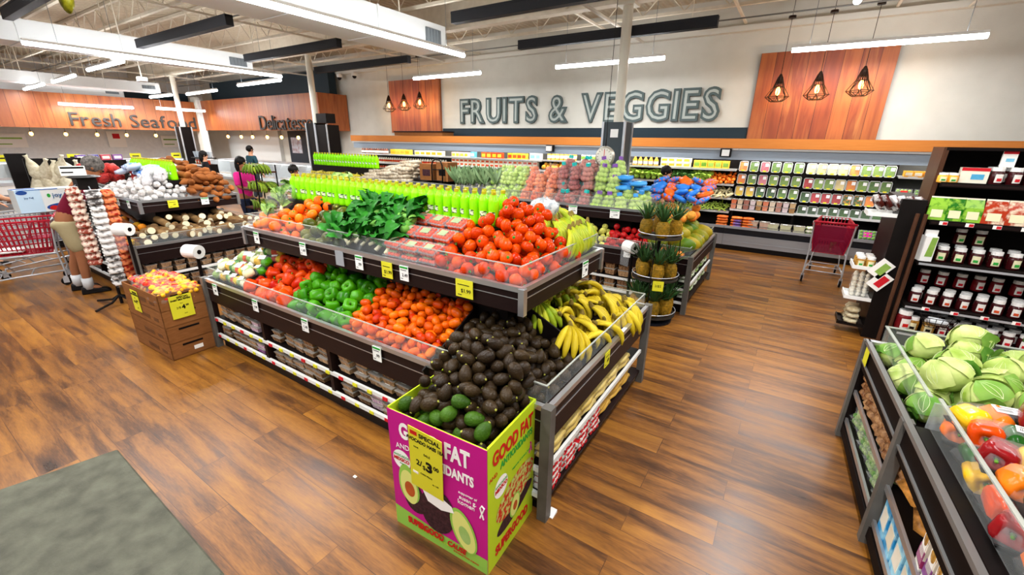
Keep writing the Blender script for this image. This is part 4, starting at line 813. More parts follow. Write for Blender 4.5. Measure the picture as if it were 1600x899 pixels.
fill(P, [(x, y, L2(min(x, -.95), y)+.16+U(0, .06), 1) for x, y in [(-1.04-.17*i+U(-.02, .02), 5.72+.21*j+U(-.03, .03)) for i in range(3) for j in range(7)]], 'large green and yellow papaya on the right end of the rear island', 'papayas on the rear island', lambda: (PI/2+U(-.2, .2), U(-.2, .2), U(.6, 1.7)), 'papaya', vary=.1)
for o in list(bpy.data.objects):
    if o.name.startswith('green_papaya') and not o.parent: o.scale = tuple(q*1.3 for q in o.scale)
def fruit_bag(fm, clip, s=1.0, film=True, seed=1, name='fruit_bag'):
    t = tag(link(name, None), None, 'bag of fruit'); r_ = random.Random(seed); c = MB()
    for k in range(3):
        for i in range(8-2*k): a = i*2*PI/(8-2*k)+k; q = .075-.02*k; c.ball((q*math.cos(a), q*.8*math.sin(a), .035+k*.06), .038, 9, 6)
    c.build('fruit', fm, t, smooth=True); MB().lathe([(.09, 0), (.118, .04), (.11, .1), (.07, .18), (.02, .215), (.03, .25)], 10).build('film_bag', FILM, t, smooth=True, jit=.007)
    if clip: MB().box(-.03, .03, -.02, .02, .2, .245).build('bag_clip', clip, t)
    return t
TEAL = plain('teal_clip', '1fb5b0', .3); BLUF = mat('blue_film', '1f7fd0', '5cb0ea', rough=.2, rand=.4); GAP = mat('green_apple_skin', '8fb53a', 'c4d67a', rough=.3, rand=.3); PAP = mat('pink_apple_skin', 'c43a2e', 'e8a06a', rough=.3, rand=.3, scale=14); DAP = mat('dark_apple_skin', '8a2a34', 'c88a7a', rough=.3, scale=14)
def bag_block(x0, x1, proto, label, group, rows=3, lay_=2, dz=.14, pitch=.185):
    s = []; n = max(1, round((x1-x0)/pitch))
    for i in range(n):
        for j in range(rows):
            for k in range(lay_ if j else 1): x, y = x0+(x1-x0)*(i+.5)/n+U(-.02, .02), 5.97+j*.16; s.append(((x, y, min(U2(x, y), 1.32)+.02+k*dz+.02*j), (U(-.3, .3), U(-.3, .3), U(0, 6)), 1.05))
    put(proto, s, label, group)
bag_block(-4.35, -3.7, fruit_bag(GAP, None, seed=1, name='pear_bag'), 'clear bag of pale green pears at the left of the bagged fruit row', 'bags of green pears on the rear island')
bag_block(-3.7, -3.1, fruit_bag(PAP, None, seed=2, name='peach_bag'), 'clear bag of red and yellow apples in the bagged fruit row', 'bags of red-yellow apples on the rear island')
bag_block(-3.1, -2.5, fruit_bag(DAP, TEAL, seed=3, name='apple_bag'), 'clear bag of pink apples closed with a teal clip', 'teal-clipped apple bags on the rear island', lay_=3)
bag_block(-2.5, -2.1, fruit_bag(GAP, plain('purple_clip', '7a4aa0', .3), seed=4, name='green_apple_bag'), 'bag of green apples before the slate column', 'bags of green apples before the column', lay_=3)
bag_block(-2.1, -1.7, fruit_bag(GAP, BLUF, seed=4, name='lime_bag'), 'bag of small green fruit beside the blue bags', 'bags of green fruit beside the blue bags', lay_=1)
P = pouch('blue_fruit_bag', BLUF, .24, .18, .08, None); put(P, [((-2.05+U(-.03, .03)+.22*(k > 2), 6.15+.1*(k % 2), 1.44+.07*(k % 3)), (.1, U(-.1, .1), U(-.3, .3)), 1) for k in range(5)], 'bright blue bag piled on the bagged fruit row', 'blue bags on the rear island')
P = pouch('citrus_bag', mat('orange_blue_print', 'e8641c', '2f7ad0', rough=.3, scale=22, noise=1, sharp=5, rand=1), .26, .2, .1, None); put(P, [((-1.7+.17*(i % 5), 6.5+.12*(i//5)+U(-.02, .02), 1.3+.075*(i//5)), (U(-.5, .5), U(-.5, .5), U(0, 3)), .85) for i in range(20)], 'orange and blue printed bag piled at the right end of the rear island', 'orange and blue bags on the rear island')
fill(round_fruit('melon', .06, mat('peach_melon_skin', 'e0762a', 'd8b84a', rough=.5, rand=1), .95, 'dot'), pack(40, -1.75, -1.1, 6.2, 6.9, lambda x, y: 1.05, lambda x, y: 1.3, .06, rng=31), 'orange-yellow fruit piled behind the pineapple tops', 'orange fruit behind the pineapples', cat='fruit')
# left half of the rear island upper tray
P = banana_hand(PLTM, 5, 'green_plantain_bunch', .16); P['category'] = 'plantains'; put(P, [((-9.55+.2*i+U(-.03, .03), 6.0+.13*j, U2(-4, 6.0+.13*j)+.13), (U(-.3, .3), U(-.3, .5), U(-.8, .8)), 1.2) for i in range(10) for j in range(2)], 'yellow-green plantain bunch in front of the rear bottle row', 'plantains on the rear island')
P = pouch('potato_net', mat('tan_net', '8a7458', 'cfc4ae', rough=.6, scale=22, noise=1, rand=.5), .24, .18, .09, None, 'net bag'); put(P, [((-7.55+.135*i, 6.02+.12*j, U2(-4, 6.0+.12*j)+.04+.07*k+.02*i*.5), (U(-.2, .2), U(-.2, .2), U(-.4, .4)), 1) for i in range(10) for j in range(3) for k in range(2+(i > 3)+(i > 6))], 'pale net bag of roots stacked right of the rear bottles', 'net bags of roots on the rear island')
t = thing('cardboard_tray', 'brown printed cardboard box standing on the rear island', 'box', (-5.95, 6.3, 1.36)); MB().box(-.17, .17, -.14, .14, 0, .3).build('box_body', CARD, t); MB().box(-.1, .1, -.143, -.14, .08, .2).build('box_print', AVD, t)
t = thing('cardboard_tray', 'brown box behind the black hand truck frame on the rear island', 'box', (-5.55, 6.3, 1.36)); MB().box(-.14, .14, -.14, .14, 0, .34).build('box_body', CARD, t); MB().box(-.08, .08, -.143, -.14, .1, .22).build('box_print', BLK, t)
t = thing('hand_truck', 'black tubular hand truck frame in front of a brown box', 'hand truck', (-5.62, 6.1, 1.27)); MB().tube([(-.13, 0, 0), (-.13, 0, .38), (-.09, 0, .46), (0, 0, .49), (.09, 0, .46), (.13, 0, .38), (.13, 0, 0)], .014, 7).build('frame', BLK, t, smooth=True)
for z in (.1, .3): MB().tube([(-.13, 0, z), (.13, 0, z)], .01, 6).build('cross_bar', BLK, t)
P = leafy_bunch('herb_bunch', mat('dusty_leek_green', '3a5a30', '86a070', rough=.6, rand=.6), 9, .3, .05, cat='leafy greens', spread=.9)
put(P, [((-5.1+.17*i+U(-.03, .03), 6.05+.12*j, 1.33+U(0, .05)), (1.1+U(-.2, .2), U(-.3, .3), U(-.6, .6)), 1) for i in range(6) for j in range(3)], 'upright bunch of dusty green leaves left of the bagged pears', 'leafy bunches on the rear island')
P = pouch('produce_pack', mat('greens_pack_print', '6a8a3a', 'd8dcc8', rough=.3, scale=18, noise=1, sharp=3), .28, .12, .05, None); put(P, [((-.99, 5.8+.3*i, .14+.05*k+.215*q), (0, 0, PI/2+U(-.1, .1)), 1) for i in range(5) for k in range(3) for q in range(2)], 'green and white pack on the shelves under the papayas', 'packs under the papayas')
P = tub(NUT, .15, .12, .09, 'snack_pack'); put(P, [((-2.7+.19*i, 5.6, .13+.09*k+.215*q), (0, 0, U(-.1, .1))) for i in range(8) for k in range(2) for q in range(2)], 'brown snack tub on the shelves under the red apples', 'snack tubs under the red apples')
# ---------------- pineapple stand ----------------
def pineapple():
    t = tag(link('pineapple', None), None, 'pineapple'); vs = MB(); n = 14; k = 9
    vs.lathe([(.02, 0), (.048, .01), (.06, .04), (.064, .08), (.06, .12), (.046, .155), (.02, .165)], 16)
    for j in range(1, 7):
        for i in range(11):
            a = 2*PI*(i+.5*(j % 2))/11; z = .012+j*.021; r = .061-.0000-abs(z-.08)**2*2.6; c = Vector((r*math.cos(a), r*math.sin(a), z)); u = Vector((-math.sin(a), math.cos(a), 0))*.012; w = Vector((0, 0, .0105)); o = Vector((math.cos(a), math.sin(a), 0))*.006
            vs.add([c-u, c-w, c+u, c+w, c+o], [(0, 1, 4), (1, 2, 4), (2, 3, 4), (3, 0, 4)])
    vs.build('fruit_body', mat('pineapple_rind', '4f4410', 'a87a18', rough=.6, scale=26, noise=.8, rand=.4), t)
    m = MB()
    for i in range(26):
        a = i*2.4; q = i/26; L = .2-.04*abs(q-.5); sp = (1-q)*.95+.1; d = Vector((math.cos(a)*math.sin(sp), math.sin(a)*math.sin(sp), math.cos(sp))); s = Vector((-math.sin(a), math.cos(a), 0))*.011; b = Vector((math.cos(a)*.015, math.sin(a)*.015, .155)); e = b+d*L*.6; f = b+d*L+Vector((d.x, d.y, -.1))*.03
        m.add([b-s, b+s, e+s*.8, e-s*.8, f], [(0, 1, 2, 3), (3, 2, 4)])
    m.build('leaf_crown', mat('pineapple_leaf', '143016', '456a34', rough=.5, rand=.4), t); return t
t = thing('pineapple_stand', 'round three-tier black stand full of pineapples beside the rear island', 'display stand', (-1.22, 5.12, 0))
MB().lathe([(.26, 0), (.26, .025), (.1, .05), (.02, .06)], 24).build('round_base', plain('dark_blue_base', '15181f', .4), t)
MB().tube([(0, 0, .05), (0, 0, 1.2)], .02, 10).build('centre_pole', BLK, t)
tiers = ((.1, .29), (.56, .27), (1.06, .25))
for z, r in tiers:
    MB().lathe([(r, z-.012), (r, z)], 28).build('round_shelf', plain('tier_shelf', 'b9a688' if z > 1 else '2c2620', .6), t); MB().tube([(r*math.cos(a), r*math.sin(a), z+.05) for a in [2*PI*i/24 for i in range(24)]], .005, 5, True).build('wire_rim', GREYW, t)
for a in (.6, 2.7, 4.8): MB().tube([(.27*math.cos(a), .27*math.sin(a), .1), (.27*math.cos(a), .27*math.sin(a), .6), (.25*math.cos(a), .25*math.sin(a), 1.08)], .006, 6).build('side_rod', BLK, t)
c_ = MB().box(-.06, .06, -.003, 0, -.06, .06).build('yellow_price_card', TAGY, t, (.12, -.29, .53), (0, 0, .3)); TXT('2/$5', .04, INK, c_, (0, -.004, .0), name='price_lettering', ext=.0005)
P = pineapple(); names = ['on the bottom tier', 'on the middle tier', 'on the top tier']
for k, (z, r) in enumerate(tiers):
    n = (7, 6, 4)[k]
    put(P if k == 0 else pineapple(), [((-1.22+r*.66*math.cos(a), 5.12+r*.66*math.sin(a), z+.002), (0, 0, U(0, 6)), (1.25, 1.2, 1.2)[k]) for a in [2*PI*i/n-1.2 for i in range(n)]], 'pineapple with leafy crown '+names[k]+' of the round stand', 'pineapples '+names[k])
# ---------------- bag roll dispensers, scale ----------------
def roll(loc, rz, label, z):
    t = thing('bag_roll_stand', label, 'bag dispenser', (loc[0], loc[1], 0), rz)
    MB().tube([(0, .03, .0), (0, .03, z)], .018, 8).build('stand_pole', BLK, t); MB().box(-.09, .09, .0, .06, z-.05, z-.03).box(-.14, .14, -.1, .16, 0, .015).build('bracket', BLK, t)
    MB().lathe([(.0, -.085), (.075, -.085), (.075, .085), (.0, .085)], 20, Matrix.Rotation(PI/2, 4, 'Y')).build('bag_roll', mat('white_bag_roll', 'dcdad6', 'efeeea', rough=.5, rand=0), t, (0, -.01, z+.04), smooth=False)
    MB().lathe([(.0, -.088), (.025, -.088), (.025, .088), (.0, .088)], 12, Matrix.Rotation(PI/2, 4, 'Y')).build('roll_core', BLK, t, (0, -.01, z+.04))
    MB().hexa([(-.08, -.09, z-.2), (.07, -.09, z-.2), (.07, -.085, z-.2), (-.08, -.085, z-.2)], [(-.08, -.09, z+.05), (.08, -.09, z+.05), (.08, -.085, z+.05), (-.08, -.085, z+.05)]).build('hanging_bag_end', FILM, t) if label.startswith('white') else None
    return t
roll((-5.45, 1.93), .35, 'roll of clear bags on a black post behind the carton stack', .85)
roll((-1.62, 5.35), -.5, 'white bag roll on a post left of the pineapple stand', .78)
roll((-6.72, 1.72), .5, 'white bag roll on a post at the left island corner', .98)
t = thing('hanging_scale', 'round silver hanging produce scale before the slate column', 'scale', (-2.48, 6.4, 1.76))
MB().lathe([(.0, -.03), (.13, -.03), (.155, 0), (.13, .03), (.0, .03)], 28, Matrix.Translation((0, 0, .13)) @ Matrix.Rotation(PI/2, 4, 'X')).build('scale_housing', plain('scale_steel', 'b9b4a6', .35, metal=.6), t, smooth=True)
MB().lathe([(.0, 0), (.125, 0), (.125, .004), (.0, .004)], 28, Matrix.Translation((0, -.031, .13)) @ Matrix.Rotation(PI/2, 4, 'X')).build('dial_face', plain('dial_face', 'dcd8cc', .4), t)
m = MB()
for i in range(16): a = 2*PI*i/16; m.box(-.003, .003, -.038, -.036, .095, .115, Matrix.Translation((0, 0, .13)) @ Matrix.Rotation(a, 4, 'Y'))
m.build('dial_marks', INK, t); MB().box(-.004, .004, -.04, -.038, .03, .23).build('needle', RED, t)
MB().tube([(0, 0, .28), (0, 0, .36), (.005, 0, .42), (0, 0, .6), (0, 0, 2.55+.5)], [.012, .008, .005, .004, .004], 6).build('suspension_cord', INK, t)

# ---------------- wall case stock ----------------
def cbox(name, m, w, d, h, lab, cat='carton'):
    t = tag(link(name, None), None, cat); MB().box(-w/2, w/2, -d/2, d/2, 0, h).build('package_body', m, t)
    MB().box(-w*.38, w*.38, -d/2-.002, -d/2, h*.25, h*.75).build('front_label', lab, t); return t
def jug(m, lab, h=.2, r=.045, cap=ORNG, name='juice_bottle'):
    t = tag(link(name, None), None, 'bottle'); MB().lathe([(r*.9, 0), (r, .01), (r, h*.6), (r*.5, h*.82), (r*.4, h*.88)], 10).build('bottle_body', m, t, smooth=True)
    MB().lathe([(r*.45, h*.87), (r*.45, h)], 8).build('bottle_cap', cap, t); MB().lathe([(r*1.02, h*.2), (r*1.02, h*.5)], 10).build('bottle_label', lab, t); return t
def row(proto, x0, x1, y, z, pitch, label, group, rows=1, layers=1, dz=.1, dy=.12, jx=.0, rot=None):
    n = int((x1-x0)/pitch); s = []
    for i in range(n):
        for j in range(rows):
            for k in range(layers): s.append(((x0+pitch*(i+.5)+U(-jx, jx), y+j*dy, z+k*dz), rot or (0, 0, U(-.1, .1)), 1))
    return put(proto, s, label, group)
C_ = lambda a, b=None, **k: mat('pk_'+a+(b or ''), a, b or a, rough=.35, rand=.8 if b else 0, noise=.3, scale=20, **k)
OJ = C_('e89a1c', 'f2b84a'); CRM = C_('e8dcc0', 'f4efe2'); REDP = C_('b8281e', 'd8602a'); YLW = C_('d8a81e', 'e8c84a'); BLU = C_('3a9ac8', '9ad4e8'); PNKP = C_('d8a098', 'f0d4cc'); GRP = C_('5a8a2a', '9aba5a'); DRK = C_('2a1c1a', '6a3a2a'); CAPW = plain('white_cap', 'eeece8', .4)
Yf = 10.15
# section 0 and 1 (far left)
row(jug(DRK, CRM, .2, .045, RED), -12.8, -11.4, Yf, 1.62, .11, 'dark bottle at the far left end of the wall case', 'dark bottles in the far left case')
row(cbox('juice_carton', YLW, .2, .14, .16, OJ), -11.3, -10.3, Yf, 1.62, .22, 'yellow carton on the top shelf of the far left case', 'yellow cartons in the far left case')
row(cbox('milk_carton', CRM, .22, .14, .15, OJ), -10.2, -8.9, Yf, 1.62, .23, 'cream carton on the top shelf of the far left case', 'cream cartons in the far left case')
row(jug(CRM, REDP, .2, .04, INK), -12.7, -8.9, Yf, 1.35, .105, 'pale drink bottle on the second shelf of the far left case', 'pale bottles in the far left case')
row(jug(REDP, CRM, .18, .04, INK), -12.7, -8.9, Yf, 1.1, .11, 'red drink bottle on the lower shelf of the far left case', 'red bottles in the far left case')
xs = [-8.7, -8.05, -7.7, -6.7, -6.4, -5.65]
row(cbox('yogurt_carton', PNKP, .14, .12, .14, YLW), -8.7, -8.0, Yf, 1.62, .16, 'pink and cream package on the top shelf under the sign', 'pink packages on the top shelf')
row(cbox('blue_carton', BLU, .14, .12, .16, CRM), -7.98, -7.7, Yf, 1.62, .15, 'light blue carton on the top shelf under the sign', 'blue cartons on the top shelf')
row(cbox('red_tub_pack', REDP, .16, .12, .16, YLW), -7.6, -6.7, Yf, 1.62, .18, 'dark red package on the top shelf under the sign', 'dark red packages on the top shelf')
row(cbox('yellow_pack', YLW, .14, .12, .16, REDP), -6.7, -6.0, Yf, 1.62, .15, 'yellow package on the top shelf under the sign', 'yellow packages on the top shelf')
row(cbox('white_carton', CRM, .16, .12, .18, BLU), -6.0, -5.65, Yf, 1.62, .17, 'white carton on the top shelf under the sign', 'white cartons on the top shelf')
row(cbox('mixed_pack', CRM, .14, .12, .1, REDP), -8.7, -5.7, Yf, 1.38, .155, 'white and red pack on the second shelf under the sign', 'white and red packs on the second shelf', layers=2, dz=.105)
row(jug(DRK, OJ, .17, .035, CAPW), -8.7, -7.2, Yf, 1.12, .09, 'small dark bottle on the third shelf under the sign', 'dark bottles on the third shelf')
row(cbox('orange_pack', OJ, .14, .12, .11, PNKP), -7.1, -5.7, Yf, 1.12, .16, 'orange pack on the third shelf under the sign', 'orange packs on the third shelf', layers=2, dz=.1)
row(jug(CRM, DRK, .19, .035, REDP), -8.7, -5.7, Yf-.15, .84, .1, 'slim pale bottle low in the case under the sign', 'slim bottles low in the case')
# section 2 juices + fruit
row(jug(OJ, CRM, .24, .05, ORNG), -5.5, -4.6, Yf, 1.64, .12, 'orange juice bottle on the top shelf left of the scale', 'orange juice bottles left of the scale')
row(jug(CRM, GRP, .25, .055, GRP), -4.55, -3.35, Yf, 1.64, .13, 'pale round juice bottle on the top shelf beside the scale', 'pale juice bottles beside the scale')
row(jug(OJ, CRM, .2, .05, OJ), -3.25, -2.6, Yf, 1.6, .12, 'orange juice bottle right of the slate column', 'orange juice right of the column')
row(cbox('cut_fruit_box', CRM, .15, .12, .1, OJ), -2.6, -1.9, Yf, 1.6, .16, 'small cream and orange box right of the column', 'cream boxes right of the column', layers=2, dz=.1)
row(cbox('dressing_pack', YLW, .13, .12, .16, GRP), -1.9, -1.1, Yf, 1.6, .14, 'yellow-green jar pack at the right of the top produce shelf', 'yellow-green packs on the top shelf')
def heap(fm_o, x0, x1, z, n, r, label, group, cat, y0=9.98, y1=10.35, rise=.3, th=.16): fill(fm_o, pack(n, x0, x1, y0, y1, lambda x, y: z+rise*(y-y0), lambda x, y: z+th+rise*(y-y0), r), label, group, cat=cat)
heap(round_fruit('grapefruit', .06, OJ, .95, 'dot', n=10, k=6), -5.55, -4.5, 1.38, 40, .062, 'large orange citrus on the second shelf left of the scale', 'citrus left of the scale', 'fruit')
heap(round_fruit('nectarine', .05, PAP, .95, 'dot', n=10, k=6), -4.5, -3.9, 1.38, 24, .052, 'pink-orange fruit on the second shelf left of the scale', 'pink fruit left of the scale', 'fruit')
heap(round_fruit('yellow_apple', .05, GUA, .95, 'dot', n=10, k=6), -3.9, -3.3, 1.38, 24, .052, 'yellow-green fruit on the second shelf behind the scale', 'yellow fruit behind the scale', 'fruit')
heap(round_fruit('orange', .055, ORNG, .95, 'dot', n=10, k=6), -5.5, -4.2, 1.1, 40, .056, 'bright orange on the third shelf left of the scale', 'oranges on the third shelf', 'fruit')
LET1 = mat('lettuce_light', '6f9a2a', 'b8d05a', rough=.5, rand=.6, scale=14, noise=.8); LET3 = mat('lettuce_dark', '2f5a24', '5a8440', rough=.5, rand=.6, scale=14)
def lettuce(m, name='lettuce_head'):
    t = tag(link(name, None), None, 'lettuce')
    for i in range(7): leaf_patch(MB(), .15, .12, .06, 5, .02).build('leaf', m, t, (0, 0, .02), (U(.3, 1.3), U(-.3, .3), i*.9), smooth=True)
    MB().ball((0, 0, .06), .06, 8, 6).build('heart', m, t, smooth=True, jit=.006); return t
put(lettuce(LET1), [((x, y, 1.3+.02+.3*(y-10)), (0, 0, U(0, 6)), U(.8, 1.1)) for x in np.arange(-3.2, -2.3, .13) for y in (10.0, 10.18)], 'light green lettuce on the shelf right of the slate column', 'light lettuce by the column')
put(lettuce(LET3), [((x, y, 1.32+.3*(y-10)), (0, 0, U(0, 6)), U(.8, 1.1)) for x in np.arange(-2.25, -1.9, .11) for y in (10.0, 10.18)], 'dark leafy green on the shelf behind the employee', 'dark greens behind the employee')
put(lettuce(LET1), [((x, y, 1.32+.3*(y-10)), (0, 0, U(0, 6)), U(.8, 1.1)) for x in np.arange(-1.88, -1.5, .11) for y in (10.0, 10.18)], 'light green lettuce left of the loose carrots', 'light lettuce by the carrots')
CRT = mat('carrot_skin', 'e8641a', 'f48a2a', rough=.5, rand=.6)
def stick(name, m, L, r): return MB().lathe([(r*.3, -L/2), (r, -L*.3), (r*.9, L*.3), (r*.4, L/2)], 7).build(name, m, smooth=True)
P = round_fruit('radish', .03, CRT, 1, None, 9, 6); heap(P, -1.52, -1.07, 1.3, 60, .036, 'round orange carrot bunch end on the shelf left of the salad trays', 'orange carrots left of the salad trays', 'carrot')
heap(round_fruit('squash', .045, YLW, 1, None, 9, 6), -2.2, -1.72, 1.02, 26, .046, 'yellow squash on the second produce shelf', 'yellow squash on the second shelf', 'squash')
heap(stick('parsnip', mat('parsnip_skin', 'd0c088', 'e8dcb8', rough=.6, rand=.6), .14, .02), -1.75, -1.08, 1.02, 60, .034, 'pale parsnip on the second produce shelf', 'parsnips on the second shelf', 'parsnip')
heap(stick('okra', mat('okra_skin', '8aa83a', 'b8cc5a', rough=.6, rand=.6), .1, .015), -1.95, -1.1, .74, 90, .03, 'yellow-green bean pod on the third produce shelf', 'pods on the third shelf', 'bean')
heap(round_fruit('cauliflower', .08, mat('cauliflower_white', 'c8c4ac', 'e8e6da', rough=.7, scale=20, noise=.8), .9, None, 10, 6, 5, .08), -2.0, -1.55, .48, 10, .085, 'cauliflower head low in the case', 'cauliflowers', 'cauliflower', y0=9.85, y1=10.2)
put(stick('leek', mat('leek_green', '4f7a3a', 'c8d4a8', rough=.5, rand=.6), .36, .02), [((-2.35+.05*i, 9.98+.02*(i % 3), .78+.02*(i % 2)), (.9, .5, U(-.2, .2)), 1) for i in range(9)], 'leek leaning on the third shelf behind the citrus bags', 'leeks behind the citrus bags'); 
for o in bpy.data.objects:
    if o.name.startswith('leek') and not o.parent: o['category'] = 'leek'
P = pouch('carrot_bag', mat('orange_bag', 'd8501c', 'f0843a', rough=.25, scale=20, noise=.8), .22, .18, .06, None); put(P, [((-1.05+.21*i, 9.92, .46+.055*k), (0, 0, U(-.15, .15)), 1) for i in (-.4, .9, 1.9) for k in range(4)], 'orange bag of baby carrots on the case lip', 'carrot bags on the case lip')
P = pouch('purple_bag', C_('5a3a7a', '8a6ab0'), .16, .16, .06, None); put(P, [((-.84, 9.9, .46+.055*k), None, 1) for k in range(3)], 'purple bag between the carrot bags on the case lip', 'purple bags on the case lip')
P = tub(C_('c8402a', 'e8dcc0'), .17, .14, .1, 'dip_tub'); put(P, [((-.55+.2*i, 9.92, .43+.1*(k)), (0, 0, U(-.1, .1)), 1) for i in range(2) for k in range(2)], 'red-topped tub on the case lip beside the carrot bags', 'red tubs on the case lip')
P = tub(PCR, .19, .15, .09, 'sprout_tub'); put(P, [((-.2+.22*i, 9.92, .43+.09*(k)), (0, 0, U(-.1, .1)), 1) for i in range(3) for k in range(2)], 'pale tub on the case lip above the silver bumper', 'pale tubs on the case lip')
P = pouch('salad_bag', mat('clear_salad', '7fa04a', 'e4dccc', rough=.3, scale=26, noise=1, sharp=3), .22, .16, .07, None); put(P, [((.45+.24*i, 9.92, .43+.06*(k)), (0, 0, U(-.2, .2)), 1) for i in range(2) for k in range(3)], 'clear bag of mixed vegetables on the case lip behind the cart', 'vegetable bags behind the cart')
cc = [C_('d8602a', 'e8c8b0'), C_('c8a070', 'e8dcc8'), C_('8a3a2a', 'c89a8a'), C_('c8b8c0', 'e8d8d8'), C_('9a6a3a', 'd8b88a')]
for q, m_ in enumerate(cc):
    P = tub(m_, .1, .1, .1, 'snack_cup'); put(P, [((-.98+.125*(q+5*i)*.92, 10.02, .83+.1*k), (0, 0, 0), 1) for i in range(2) for k in range(2)], ['orange', 'tan', 'maroon', 'lilac', 'brown'][q]+' snack cup on the lit shelf below the salad trays', ['orange', 'tan', 'maroon', 'lilac', 'brown'][q]+' snack cups')
# hanging salad trays
def tray(m, lidded=True):
    t = tag(link('salad_tray', None), None, 'salad tray'); a, b = .075, .095
    MB().hexa([(-a*.85, -.02, -b*.9), (a*.85, -.02, -b*.9), (a*.85, .05, -b*.9), (-a*.85, .05, -b*.9)], [(-a*.85, -.02, b*.9), (a*.85, -.02, b*.9), (a*.85, .05, b*.9), (-a*.85, .05, b*.9)]).build('salad', m, t, jit=.006)
    MB().box(-a, a, -.03, .0, -b, b).build('clear_lid', FILM, t); e = MB()
    e.tube([(-a, -.03, -b*.8), (-a*.8, -.03, -b), (a*.8, -.03, -b), (a, -.03, -b*.8), (a, -.03, b*.8), (a*.8, -.03, b), (-a*.8, -.03, b), (-a, -.03, b*.8)], .006, 5, True); e.build('tray_rim', plain('tray_rim', 'c8ccc8', .25, alpha=.8), t)
    MB().box(0, a*.75, -.034, -.031, b*.1, b*.7).build('white_label', TAGW, t); MB().box(-a*.35, a*.35, -.036, -.03, -b*1.0, -b*.72).build('yellow_tag', TAGY, t)
    return t
SAL = {'orange': C_('e87a1c', 'f4a44a'), 'green': C_('3a6a1c', '8fb04a'), 'pink': C_('a8283a', 'e08a9a'), 'cream': C_('d8c080', 'eee0b8'), 'dark green': C_('1c3a16', '3f6a2a'), 'red': C_('8a1018', 'c8303a'), 'mixed': mat('mixed_salad', '2a5a1c', 'e88a1c', rough=.4, scale=28, noise=1, sharp=4), 'yellow': C_('d8a81c', 'f0cc4a')}
rowsA = [(1.67, ['orange', 'green', 'pink', 'green', 'green', 'green']), (1.42, ['orange', 'green', 'pink', 'green', 'green', 'green']), (1.18, ['yellow', 'yellow', 'dark green', 'dark green', 'green', 'green'])]
rowsB = [(1.67, ['cream', 'cream', 'cream', 'cream', 'orange', 'green', 'green', 'green']), (1.4, ['red', 'green', 'green', 'cream', 'orange', 'green', 'green', 'green']), (1.14, ['dark green', 'red', 'red', 'red', 'mixed', 'mixed', 'orange', 'mixed']), (.88, ['dark green']*8)]
prt = {}; spots = {}
for z, cs in rowsA:
    for i, c in enumerate(cs): spots.setdefault(c, []).append((-.93+i*.19, z))
for z, cs in rowsB:
    for i, c in enumerate(cs): spots.setdefault(c, []).append((.22+i*.165, z))
for c, l in spots.items(): put(tray(SAL[c]), [((x, 10.12, z), (-.12, 0, U(-.03, .03)), 1) for x, z in l], 'clear tray of '+c+' cut vegetables hung in the case behind the cart', c+' trays in the wall case')
m = MB()
for z in (1.78, 1.53, 1.28, 1.0): m.tube([(-1.02, 10.2, z), (1.48, 10.2, z)], .012, 6)
t = tag(link('peg_rail', None), 'black peg rails carrying the hung salad trays', 'rail')
for z in (1.78, 1.53, 1.28, 1.0): 
    o = MB().tube([(-1.28, 10.17, z), (1.22, 10.17, z)], .012, 6).build('rail_bar', BLK, t, (.25, 0, 0)); 
for x in (-1.0, .1, 1.46): MB().box(x-.02, x+.02, 10.15, 10.5, .5, 1.9).build('upright', BLK, t)
MB().box(-1.03, .1, 9.95, 10.48, .79, .82).build('lit_shelf', CASEW, t)
# right end of the case
row(cbox('hummus_box', OJ, .12, .1, .1, CRM), 1.55, 2.4, 10.1, 1.6, .13, 'small orange box on the white shelf at the right end of the case', 'small boxes at the right case end', layers=1)
P = clamshell(GRP, .22, .16, .1, 'herb_clamshell', lab=RPR, r=.025); put(P, [((1.62+.25*i, 10.1, 1.3), (1.2, 0, 0), 1) for i in range(4)], 'green salad clamshell with coloured label left of the jar display', 'green clamshells left of the jar display')
P = pouch('pink_meat_pack', C_('c8205a', 'e89ab0'), .24, .2, .05, None); put(P, [((1.6+.26*i, 9.95, .74+.05*k+.27*q), (0, 0, U(-.1, .1)), 1) for i in range(2) for k in range(3) for q in range(2)], 'pink printed pack stacked at the right case end', 'pink packs at the right case end')
P = clamshell(GRP, .26, .2, .1, 'kale_clamshell', lab=MAG, r=.03); P.location = (1.28, 9.92, .52); P.rotation_euler = (.9, 0, 0); tag(P, 'single green clamshell with magenta label low in the case right of the cart')
P = tub(DRK, .26, .2, .09, 'mushroom_tray'); put(P, [((1.62, 9.86, .43+.09*k), (0, 0, U(-.15, .15)), 1) for k in range(4)], 'dark tray stacked at the right end of the case lip', 'dark trays at the case lip')
# ---------------- jar display (end cap) ----------------
DK = mat('espresso_laminate', '0e0908', '170f0d', rough=.65, spec=.08, stretch=(1, 1, 6), rand=0); WDN = mat('dark_walnut_edge', '3a2318', '5a3a28', rough=.4, stretch=(6, 6, 1), rand=0)
t = thing('jar_display', 'tall dark shelving unit filled with jars at the right', 'shelving unit', (1.2, 5.95, 0))
MB().box(0, 1.9, .5, .56, 0, 2.1).build('back_panel', DK, t)
MB().hexa([(-.02, .16, 0), (.02, .16, 0), (.02, .56, 0), (-.02, .56, 0)], [(-.02, .1, 2.1), (.02, .1, 2.1), (.02, .56, 2.1), (-.02, .56, 2.1)]).build('side_panel', WDN, t)
MB().box(1.88, 1.92, .1, .56, 0, 2.1).build('side_panel', DK, t); MB().box(0, 1.9, .1, .5, 2.07, 2.1).build('top_panel', DK, t); MB().box(0, 1.9, .02, .5, 0, .12).build('plinth', DK, t)
SZ = (1.76, 1.39, .97, .5, .2)
